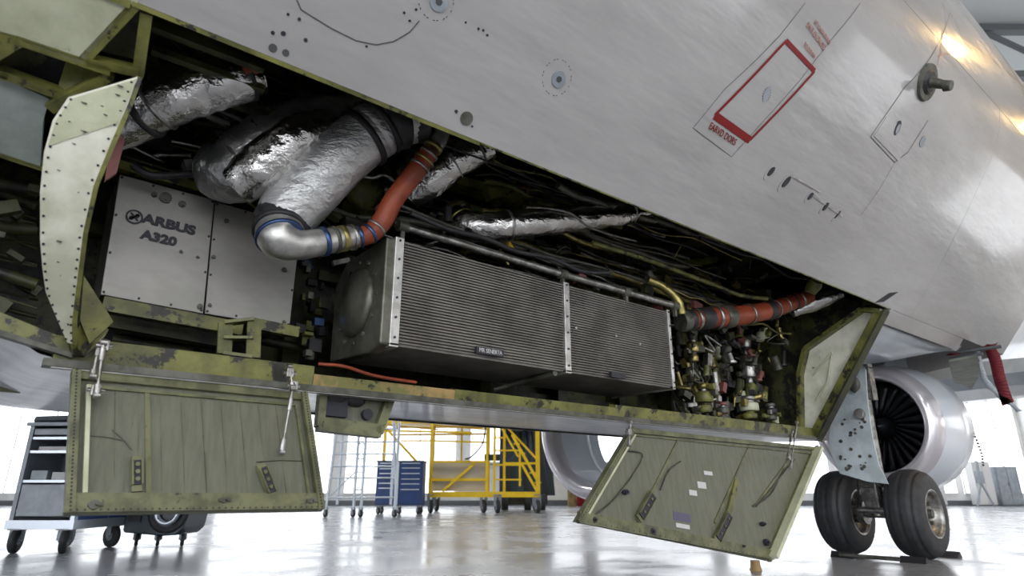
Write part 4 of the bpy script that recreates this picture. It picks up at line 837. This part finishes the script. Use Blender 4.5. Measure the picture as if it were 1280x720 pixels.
# ------------------------------------------------------------------ main landing gear
gu = 7.85
LG = thing('landing_gear', 'main landing gear with two large black tyres on chocks', 'landing gear', (gu, 3.25, 0))
def tyre_prof(r, w):
    pr = []
    for k in range(0, 33):
        a = math.pi*k/32; x = -math.cos(a); y = math.sin(a)
        h = x*w/2*(1 if abs(x) < .97 else 1); rr = r*.55+(r*.45)*min(1, (y**.45))
        pr.append((w/2*max(-1, min(1, x*1.0)), rr))
    g = []
    for h, rr in pr:
        g.append((h, rr))
    flat = []
    for h, rr in g:
        flat.append((h, rr))
        for gc in (-.3, 0, .3):
            if abs(h-gc*w) < w*.035: flat[-1] = (h, rr-.012)
    return flat
for sv, nm in ((2.87, 0), (3.63, 1)):
    m2 = MB(); m2.lathe(tyre_prof(.46, .37), (gu, sv, .455), (0, 1, 0), 56)
    wh = obj('tyre', m2, M['tyre'], LG, world=True)
    m2 = MB(); m2.lathe([(-.185, .25), (-.19, .235), (-.15, .215), (-.08, .2), (-.06, .1), (-.1, .08), (-.11, 0)], (gu, sv, .455), (0, 1, 0), 32)
    m2.lathe([(.185, .25), (.19, .235), (.15, .215), (.08, .2), (.06, .1), (.1, .08), (.11, 0)], (gu, sv, .455), (0, 1, 0), 32); obj('rim', m2, M['steel'], wh, world=True)
    m2 = MB()
    for k in range(9): a = k*2*math.pi/9; m2.disc((gu+.15*math.cos(a), sv-.09, .455+.15*math.sin(a)), (0, 1, 0), .022, .04, 8)
    m2.tube([(gu, sv-.16, .455), (gu, sv-.05, .455)], [.045, .06], 14); obj('hub', m2, M['lip'], wh, world=True)
m2 = MB(); m2.tube([(gu, 2.95, .455), (gu, 3.55, .455)], .06, 14); m2.tube([(gu, 3.05, .455), (gu, 3.12, .455)], .13, 20); m2.tube([(gu, 3.38, .455), (gu, 3.45, .455)], .13, 20); obj('axle', m2, M['steel'], LG, world=True)
m2 = MB(); m2.tube([(gu, 3.25, .42), (gu, 3.25, .72)], .085, 18); m2.tube([(gu, 3.25, .72), (gu, 3.25, 2.2)], .12, 18); obj('strut', m2, M['steel'], LG, world=True)
m2 = MB(); m2.beam((gu-.14, 3.25, .5), (gu-.2, 3.25, .72), .14, .04); m2.beam((gu-.2, 3.25, .72), (gu-.1, 3.25, .98), .14, .04); m2.tube([(gu-.15, 3.1, .48), (gu-.15, 3.4, .48)], .035, 10); obj('torque_link', m2, M['steel'], LG, world=True)
for dv in (-.06, .07):
    m2 = MB(); m2.tube(spline([(gu-.1, 3.25+dv, 1.2), (gu-.17, 3.25+dv*1.5, .8), (gu-.12, 3.25+dv*2, .5)], 5), .012, 6); obj('brake_line', m2, M['black'], LG, world=True)
GU = 7.3
def GD(x, y, d_=0): return onu(x, y, GU+d_)
poly('gear_door', [GD(1072, 448), GD(1082, 462), GD(1084, 500), GD(1090, 545), GD(1098, 580), GD(1110, 605), GD(1085, 602), GD(1050, 592), GD(1036, 560), GD(1040, 500), GD(1058, 466)], M['geardoor'], (.02, 0, 0), label='pale gear door plate full of dark holes', parent=LG)
RR = random.Random(5); m2 = MB()
for k in range(34):
    x = RR.uniform(1050, 1090); y = RR.uniform(520, 588)
    if x > 1078+(y-500)*.16: continue
    m2.disc(GD(x, y, -.004), (1, 0, 0), RR.uniform(.008, .02), .01, 7)
obj('lightening_hole', m2, M['lip'], LG, world=True, kind='stuff')
m2 = MB(); m2.disc(GD(1075, 517, -.03), (1, .2, 0), .055, .05, 16); m2.disc(GD(1076, 517, -.06), (1, .2, 0), .025, .05, 10); obj('bolt', m2, M['steel'], LG, world=True)
m2 = MB(); m2.blob(GD(1068, 480, -.03), (.03, .06, .09), .3, 12); obj('hole_cover', m2, M['lip'], LG, world=True)
m2 = MB(); m2.beam(GD(1084, 455, .1), GD(1092, 500, .1), .12, .05); m2.beam(GD(1070, 440, .1), GD(1086, 462, .1), .1, .06); obj('upper_link', m2, M['steel'], LG, world=True)
m2 = MB(); m2.tube([GD(1078, 440, .2), GD(1078, 462, .2)], .09, 14); m2.beam(GD(1060, 445, .2), GD(1100, 440, .2), .1, .05); obj('trunnion', m2, M['lip'], LG, world=True)
for i, (du, dv) in enumerate(((-.52, 2.8), (.5, 2.8), (-.52, 3.5))):
    m2 = MB(); s_ = 1 if du > 0 else -1; m2.prism([(gu+du, dv-.12, 0), (gu+du-s_*.16, dv-.12, 0), (gu+du-s_*.04, dv-.12, .06)], (0, .24, 0))
    solo('wheel_chock', m2, M['black'], ['black wheel chock in front of the right tyre', 'black wheel chock behind the right tyre', 'black wheel chock in front of the left tyre'][i], 'chock')
m2 = MB(); m2.tube([(gu-.55, 2.9, .03), (gu-.55, 3.5, .03)], .02, 8); solo('chock_bar', m2, M['lip'], 'dark bar on the floor joining the chocks of the main wheels', 'bar')
# streamers beyond the wing root
def strap(pl, u, w, m, label, nm='warning_streamer'):
    pts = spline([onu(x, y, u) for x, y in pl], 8); m2 = MB()
    for i, (a, b) in enumerate(zip(pts[:-1], pts[1:])):
        w0 = Vector((0, w/2, .02*math.sin(i*.7))); w1 = Vector((0, w/2, .02*math.sin((i+1)*.7)))
        m2.add([a-w0, a+w0, b+w1, b-w1], [(0, 1, 2, 3)], True)
    o = solo(nm, m2, m, label, 'streamer'); so = o.modifiers.new('s', 'SOLIDIFY'); so.thickness = .006
strap([(1236, 432), (1244, 450), (1250, 475), (1260, 505)], 9.0, .12, M['drab'], 'dark red warning streamer hanging behind the wing root')
strap([(1220, 438), (1226, 462), (1236, 482), (1256, 500), (1275, 514)], 9.0, .07, M['wing'], 'pale blue grey strap hanging left of the red streamer')
strap([(1186, 444), (1205, 440), (1230, 434), (1245, 430)], 8.95, .06, M['drab'], 'dark red strap lying across the wing root')
# ------------------------------------------------------------------ hangar equipment (camera-aligned frame)
def caster(root, x, y, r, a=0, top=None):
    m2 = MB(); c_ = Vector((x, y, r)); e = Vector((math.cos(a), math.sin(a), 0)); m2.lathe([(-r*.28, r*.45), (-r*.28, r*.85), (-r*.18, r), (r*.18, r), (r*.28, r*.85), (r*.28, r*.45)], c_, e, 24)
    w_ = obj('caster_wheel', m2, M['tyre'], root); m2 = MB(); m2.lathe([(-r*.28, r*.45), (-r*.2, r*.4), (-r*.2, 0)], c_, e, 16); m2.lathe([(r*.28, r*.45), (r*.2, r*.4), (r*.2, 0)], c_, e, 16); m2.tube([c_-e*r*.45, c_+e*r*.45], r*.12, 8); obj('hub', m2, M['grey'], w_)
    m2 = MB(); h = top or r*2.6
    for s_ in (-1, 1): m2.beam(c_+e*s_*r*.38, c_+e*s_*r*.38+Vector((0, 0, h-r)), r*.08, r*.5)
    m2.box(c_+Vector((0, 0, h-r)), (r*1.1, r*1.1, r*.12)); obj('fork', m2, M['grey'], w_)
# left tool cart: its short end faces the camera
tc = thing('tool_cart', 'grey and blue tool cart on big casters at the left edge', 'tool cart', cs(-5.1, 7.7, 0), RZ+math.radians(-2))
Wd, Dp, z0_, z1_ = .78, 1.0, .36, 1.44    # local x = along the end with shelves, y = along the drawer side
ox, oy = -Wd, 0
def cb(nm, a, b, m, bevel=.0, lab=None, parent=None):
    m2 = MB(); m2.bb(a, b); return obj(nm, m2, m, parent or tc, label=lab, bevel=bevel)
cb('base', (ox-.02, -.02, z0_-.1), (.02, Dp, z0_), M['silver'])
cb('side_panel', (ox, 0, z0_), (ox+.05, Dp, z1_), M['grey']); cb('side_panel', (-.05, 0, z0_), (0, .06, z1_), M['silver']); cb('back_panel', (ox, Dp*.6, z0_), (0, Dp*.62, z1_), M['grey'])
cb('top', (ox-.03, -.03, z1_), (.03, Dp, z1_+.04), M['grey'])
cb('drawer_box', (-.04, .06, z0_), (-.0, Dp, z1_), M['blue'], lab='blue drawer side of the cart')
for k, (z, h) in enumerate(((.45, .3), (.78, .04), (1.12, .03), (1.28, .03))):
    cb('shelf', (ox+.05, .01, z), (-.05, Dp*.6, z+.03), M['silver'])
cb('drawer', (ox+.06, 0, .4), (-.06, .03, .76), M['grey'], .01); cb('drawer', (ox+.06, 0, 1.33), (-.06, .03, 1.41), M['grey'], .01)
for k in range(7):
    z = .42+k*.14; m2 = MB(); m2.bb((0, .12, z), (.02, Dp-.06, z+.12)); dr = obj('drawer', m2, M['blue'], tc); m2 = MB(); m2.bb((.02, .16, z+.09), (.04, Dp-.1, z+.105)); obj('handle', m2, M['silver'], dr)
for x, y, a in ((ox+.1, .05, .3), (-.1, .05, .5), (ox+.1, Dp-.1, .2), (-.1, Dp-.1, 1.2)): caster(tc, x, y, .135, a, z0_-.1)
def on(t, p): return wm(t) @ Vector(p)
def resting(nm, lab, cat, t, a, b, m, group=None, bevel=.006):
    m2 = MB(); m2.bb(a, b); m2.v = [on(t, q) for q in m2.v]; return solo(nm, m2, m, lab, cat, group, bevel=bevel)
resting('parts_box', 'grey box on the lower shelf of the left tool cart', 'box', tc, (ox+.1, .05, .812), (ox+.3, .3, .92), M['grey'])
resting('parts_box', 'pale long box on the lower shelf of the left tool cart', 'box', tc, (ox+.36, .05, .812), (-.1, .3, .9), M['pad'])
resting('parts_box', 'white flat box on the upper shelf of the left tool cart', 'box', tc, (ox+.12, .05, 1.152), (-.2, .25, 1.2), M['pad'])
resting('rag', 'red rag on top shelf of the left tool cart', 'rag', tc, (ox+.45, -.02, 1.482), (ox+.6, .1, 1.52), M['redfaded'])
m2 = MB(); m2.tube(spline([on(tc, p) for p in ((ox-.1, .2, z1_+.09), (ox+.3, .2, z1_+.1), (-.1, .2, z1_+.11), (.1, .25, z1_+.12))], 4), .05, 10); solo('rolled_cover', m2, M['darkteal'], 'dark rolled cover lying on top of the left tool cart', 'cover')
m2 = MB(); m2.blob(on(tc, (.02, .2, z1_+.19)), (.09, .07, .06), .4, 12); solo('rag', m2, M['drab'], 'dark red rag at the right end of the left tool cart top', 'rag')
# dark dolly under the left door
dd = thing('equipment_dolly', 'dark teal wheeled dolly with a round hub under the left door', 'dolly', cs(-4.62, 8.9, 0), RZ)
m2 = MB(); m2.prism([(-.42, -.3, .2), (-.4, -.3, .17), (.1, -.3, .13), (.28, -.3, .14), (.36, -.3, .22), (.4, -.3, .5), (.28, -.3, .68), (-.42, -.3, .68)], (0, .6, 0)); obj('body', m2, M['darkteal'], dd, bevel=.03)
m2 = MB(); m2.lathe([(0, .17), (.03, .165), (.035, .13), (.02, .11), (.0, .1)], (.14, -.33, .42), (0, -1, 0), 24); obj('hub_ring', m2, M['silver'], dd)
m2 = MB(); m2.lathe([(0, .26), (.05, .26), (.06, .22), (.02, .17)], (.14, -.27, .42), (0, -1, 0), 28); obj('wheel', m2, M['tyre'], dd)
m2 = MB(); m2.bb((-.36, -.32, .3), (-.2, -.3, .6)); obj('vent', m2, M['black'], dd)
for x in (-.3, -.02, .3): caster(dd, x, -.15, .075, .5, .16)
# silver ladder stand
ld = thing('ladder_stand', 'silver tubular ladder stand on small casters beside the left door', 'ladder stand', cs(-3.9, 17.5, 0), RZ)
def lpost(x0, z0__, x1, z1__, r=.035, y=0, y1=None, m='silver', nm='post'):
    m2 = MB(); m2.tube([(x0, y, z0__), (x1, y if y1 is None else y1, z1__)], r, 8); obj(nm, m2, M[m], ld)
for x in (-1.05, -.32, -.12, .78): lpost(x, .2, x+(.12 if x < -1 else 0), 2.5, .04, nm='post')
lpost(.62, 2.5, .8, .45); lpost(-1.0, 2.5, -1.0, .3, .04, .9); lpost(.5, 2.5, .5, .3, .04, .9)
for z in (.5, 1.0, 1.3, 1.62, 1.95, 2.3): lpost(-1.0, z, .75, z, .022, nm='rung')
for z in (.7, 1.15, 1.5, 1.9): lpost(-.32, z, -.12, z, .02, nm='rung')
lpost(-1.0, .5, -.3, 1.2, .02, nm='brace')
for x in (-1.05, -.32, -.12, .78):
    caster(ld, x, 0, .1, .8, .24)
# blue tool cabinet
bc = thing('tool_cabinet', 'blue drawer cabinet on casters in front of the yellow platform', 'tool cabinet', cs(-3.42, 19.6, 0), RZ)
m2 = MB(); m2.bb((-.68, 0, .26), (.72, .7, 1.5)); obj('case', m2, M['blue'], bc, bevel=.01)
m2 = MB(); m2.bb((-.7, -.04, 1.5), (.74, .72, 1.54)); obj('top', m2, M['darkteal'], bc)
m2 = MB(); m2.bb((-.06, -.045, .26), (.0, -.0, 1.5)); obj('divider', m2, M['silver'], bc)
for col, (a, b) in enumerate(((-.64, -.08), (.03, .68))):
    zs = [1.34, 1.2, 1.06, .92, .78, .3] if col == 0 else [1.36, 1.2, 1.04, .9, .74, .3]
    for j, z in enumerate(zs):
        hi = (zs[j-1] if j else 1.5); m2 = MB(); m2.bb((a, -.03, z), (b, 0, hi-.015)); dr = obj('drawer', m2, M['blue'], bc)
        m2 = MB(); m2.bb((a+.05, -.05, hi-.05), (b-.05, -.03, hi-.025)); obj('handle', m2, M['silver'], dr)
for x in (-.58, .05, .62): caster(bc, x, .08, .1, .7, .26)
for x in (-.58, .62): caster(bc, x, .6, .1, .7, .26)
# yellow work platform
yp = thing('work_platform', 'yellow tubular work platform on wheels with railings and steps', 'work platform', cs(-1.0, 20.6, 0), RZ)
Y = M['yellow']
def yt(a, b, r=.045, nm='post', m=None):
    m2 = MB(); m2.beam(a, b, r*1.6, r*1.6); obj(nm, m2, m or Y, yp)
x0, x1, x2, xl = -1.6, .2, 1.85, -3.1; yb = 1.6; zt = 2.8
for x in (x0, x1, x1+.24): yt((x, 0, .55), (x, 0, zt), .05)
yt((x1+.55, .2, .55), (x1+.55, .2, zt), .05); yt((x2, 0, .5), (x2, 0, zt), .05); yt((x0-.12, yb, .55), (x0-.12, yb, zt)); yt((x1, yb, .55), (x1, yb, zt)); yt((x2, yb, .55), (x2, yb, zt)); yt((xl, 0, .3), (xl, 0, zt), .05); yt((xl, yb, .3), (xl, yb, zt), .04)
yt((-.75, yb, 1.6), (-.75, yb, zt), .04)
for y in (0, yb):
    yt((xl, y, zt), (x2, y, zt), .06, 'rail'); yt((x0, y, .55), (x2, y, .55), .1, 'rail')
yt((xl, 0, zt-.28), (-.3, 0, zt-.34), .04, 'rail'); yt((xl, yb, zt-.28), (x1, yb, zt-.25), .04, 'rail')
for x in (xl, x0, x1, x2): yt((x, 0, zt), (x, yb, zt), .05, 'rail')
yt((xl, 0, zt-.1), (x0, yb, zt-.1), .03, 'rail'); yt((x0, 0, zt-.1), (x1, yb, zt-.1), .03, 'rail')
yt((xl, 0, zt-.2), (xl+1.1, 0, 1.5), .05, 'brace'); yt((x0, 0, 2.2), (x1, 0, 2.15), .035, 'rail'); yt((xl+.5, 0, 2.2), (x0, 0, 2.2), .03, 'rail')
yt((x0, 0, 1.55), (x1, 0, 1.55), .04, 'rail'); yt((x0, .1, 1.0), (x1, .1, 1.0), .05, 'rail'); yt((x0+.4, .05, .65), (x1-.4, .05, 1.5), .05, 'brace')
m2 = MB(); m2.bb((x0+.05, .14, .65), (x1-.05, .17, 1.53)); obj('side_board', m2, M['beige'], yp, label='beige board low on the platform side')
for k, z in enumerate((1.0, 1.45, 1.9, 2.3, 2.65)): yt((x1+.24, 0, z), (x1+1.1 if k < 3 else x1+.55, .0, z), .03, 'rail')
yt((x1+.3, 0, 2.9), (x1+1.0, 0, 1.7), .04, 'brace'); yt((x1+.8, 0, 2.4), (x2, 0, .9), .055, 'stair_stringer'); yt((x1+1.1, 0, 1.5), (x2, 0, .55), .05, 'stair_stringer'); yt((x1+.55, .3, 2.75), (x2, .3, 1.6), .04, 'brace'); yt((x1+.5, 0, 1.5), (x2, 0, 1.5), .04, 'rail'); yt((x1+1.05, 0, 2.0), (x1+1.05, 0, .8), .04, 'post')
for k in range(5): m2 = MB(); m2.bb((x1+.85+k*.17, 0, 2.1-k*.3), (x1+1.05+k*.17, .6, 2.13-k*.3)); obj('tread', m2, Y, yp)
m2 = MB(); m2.bb((xl, 0, zt-.02), (x1+.6, yb, zt+.02)); obj('deck', m2, Y, yp)
for x, y in ((x0+.05, 0), (x1-.1, .2), (x1+.35, -.1), (x2-.05, 0), (x0+.05, yb), (x2-.05, yb)): caster(yp, x, y, .2, .35, .55)
m2 = MB(); m2.tube(spline([on(yp, p) for p in ((x1-.05, -.1, 2.7), (x1-.15, -.12, 2.1), (x1-.5, -.1, 1.7), (x1-.7, -.1, 1.62))], 6), .025, 7); solo('air_hose', m2, M['black'], 'dark hose hanging on the front of the yellow platform', 'hose')
m2 = MB(); m2.tube(spline([on(yp, p) for p in ((x1+.6, .3, 2.3), (x1+1.0, .2, 2.0), (x1+.7, .2, 1.6), (x1+.4, .3, 1.7), (x1+.7, .3, 2.1), (x1+1.1, .3, 1.8))], 6), .025, 7); solo('air_hose', m2, M['bluec'], 'looped blue grey hose inside the steps end of the yellow platform', 'hose')
resting('tool_case', 'dark tool case resting on the yellow platform', 'case', yp, (x1-.1, .25, 1.6), (x1+.4, .7, 1.8), M['darkteal'])
# dark covered unit behind the platform
cu_ = thing('covered_unit', 'tall dark plastic-covered unit behind the right end of the platform', 'ground unit', cs(.45, 23.2, 0), RZ)
m2 = MB()
for k in range(9):
    m2.prism([(-.9+k*.22, .08*math.sin(k*2), .5), (-.68+k*.22, .08*math.sin(k*2+2), .5), (-.68+k*.2, .6, 3.4), (-.9+k*.2, .5, 3.4)], (0, .5, 0))
obj('cover', m2, M['darkteal'], cu_); m2 = MB(); m2.bb((-1.0, -.1, .2), (.8, .8, .6)); obj('base', m2, M['black'], cu_)
for x in (-.7, .1, .6): m2 = MB(); m2.lathe([(-.12, .1), (-.12, .28), (.12, .28), (.12, .1)], (x, -.1, .29), (1, 0, 0), 24); obj('wheel', m2, M['tyre'], cu_)
m2 = MB(); m2.blob(Vector((-.3, -.1, 3.2)), (.6, .3, .45), .5, 16); m2.blob(Vector((.5, -.1, 3.2)), (.35, .3, .4), .5, 16); obj('plastic_sheet', m2, M['foildark'], cu_)
# red extinguisher, small orange post, pallet, far people-height stands by the back wall
m2 = MB(); p = cs(3.0, 28, 0); m2.tube([p+Vector((0, 0, .02)), p+Vector((0, 0, .1)), p+Vector((0, 0, 1.2)), p+Vector((0, 0, 1.35))], [.2, .24, .24, .1], 14); solo('gas_bottle', m2, M['red'], 'dark red bottle against the back wall right of the platform', 'bottle')
m2 = MB(); p = cs(2.6, 28.4, 0); m2.box(p+Vector((0, 0, .5)), (.35, .35, 1.0), Matrix.Rotation(RZ, 3, 'Z')); solo('cardboard_post', m2, M['tan'], 'tan box standing left of the red bottle by the back wall', 'box')
m2 = MB(); p = cs(9.0, 25, 0); m2.box(p+Vector((0, 0, .07)), (2.6, .9, .12), Matrix.Rotation(RZ, 3, 'Z')); solo('pallet', m2, M['lip'], 'dark low pallet on the floor behind the right door', 'pallet')
fp = onz(945, 713, 0); m2 = MB(); m2.tube([fp, fp+Vector((0, 0, .03)), fp+Vector((0, 0, .085))], [.055, .045, .04], 14); solo('floor_stub', m2, M['tan'], 'tan stub on the floor under the corner of the right door', 'stub')
st = thing('tripod_stand', 'small grey tripod stand near the back wall at the right edge', 'stand', cs(20.2, 28, 0), RZ)
for dx in (-.4, .4): m2 = MB(); m2.beam((0, 0, 1.0), (dx, .1*dx, 0), .06, .06); obj('leg', m2, M['grey'], st)
m2 = MB(); m2.beam((0, 0, .9), (0, 0, 1.9), .1, .1); m2.box((0, 0, 1.2), (.25, .2, .5)); obj('mast', m2, M['grey'], st)
for i, (x, w_, h_, m_) in enumerate(((21.3, .8, 1.9, 'pad'), (22.4, 1.0, 1.7, 'grey'), (18.3, .7, 1.5, 'wing'), (19.2, .5, 2.0, 'pad'))):
    t = thing('locker', ['white locker by the back wall right of the tripod', 'grey locker in the far right corner', 'low blue grey locker by the back wall just right of the near engine', 'tall narrow white locker left of the tripod'][i], 'locker', cs(x, 29.3, 0), RZ)
    m2 = MB(); m2.bb((-w_/2, 0, .05), (w_/2, .5, h_)); obj('body', m2, M[m_], t); m2 = MB(); m2.bb((-w_/2+.03, -.03, .1), (-.01, 0, h_-.05)); dr = obj('door', m2, M[m_], t); m2 = MB(); m2.bb((.01, -.03, .1), (w_/2-.03, 0, h_-.05)); obj('door', m2, M[m_], t)
    m2 = MB(); m2.bb((-.06, -.05, h_*.5), (-.04, -.03, h_*.6)); obj('handle', m2, M['truss'], dr)
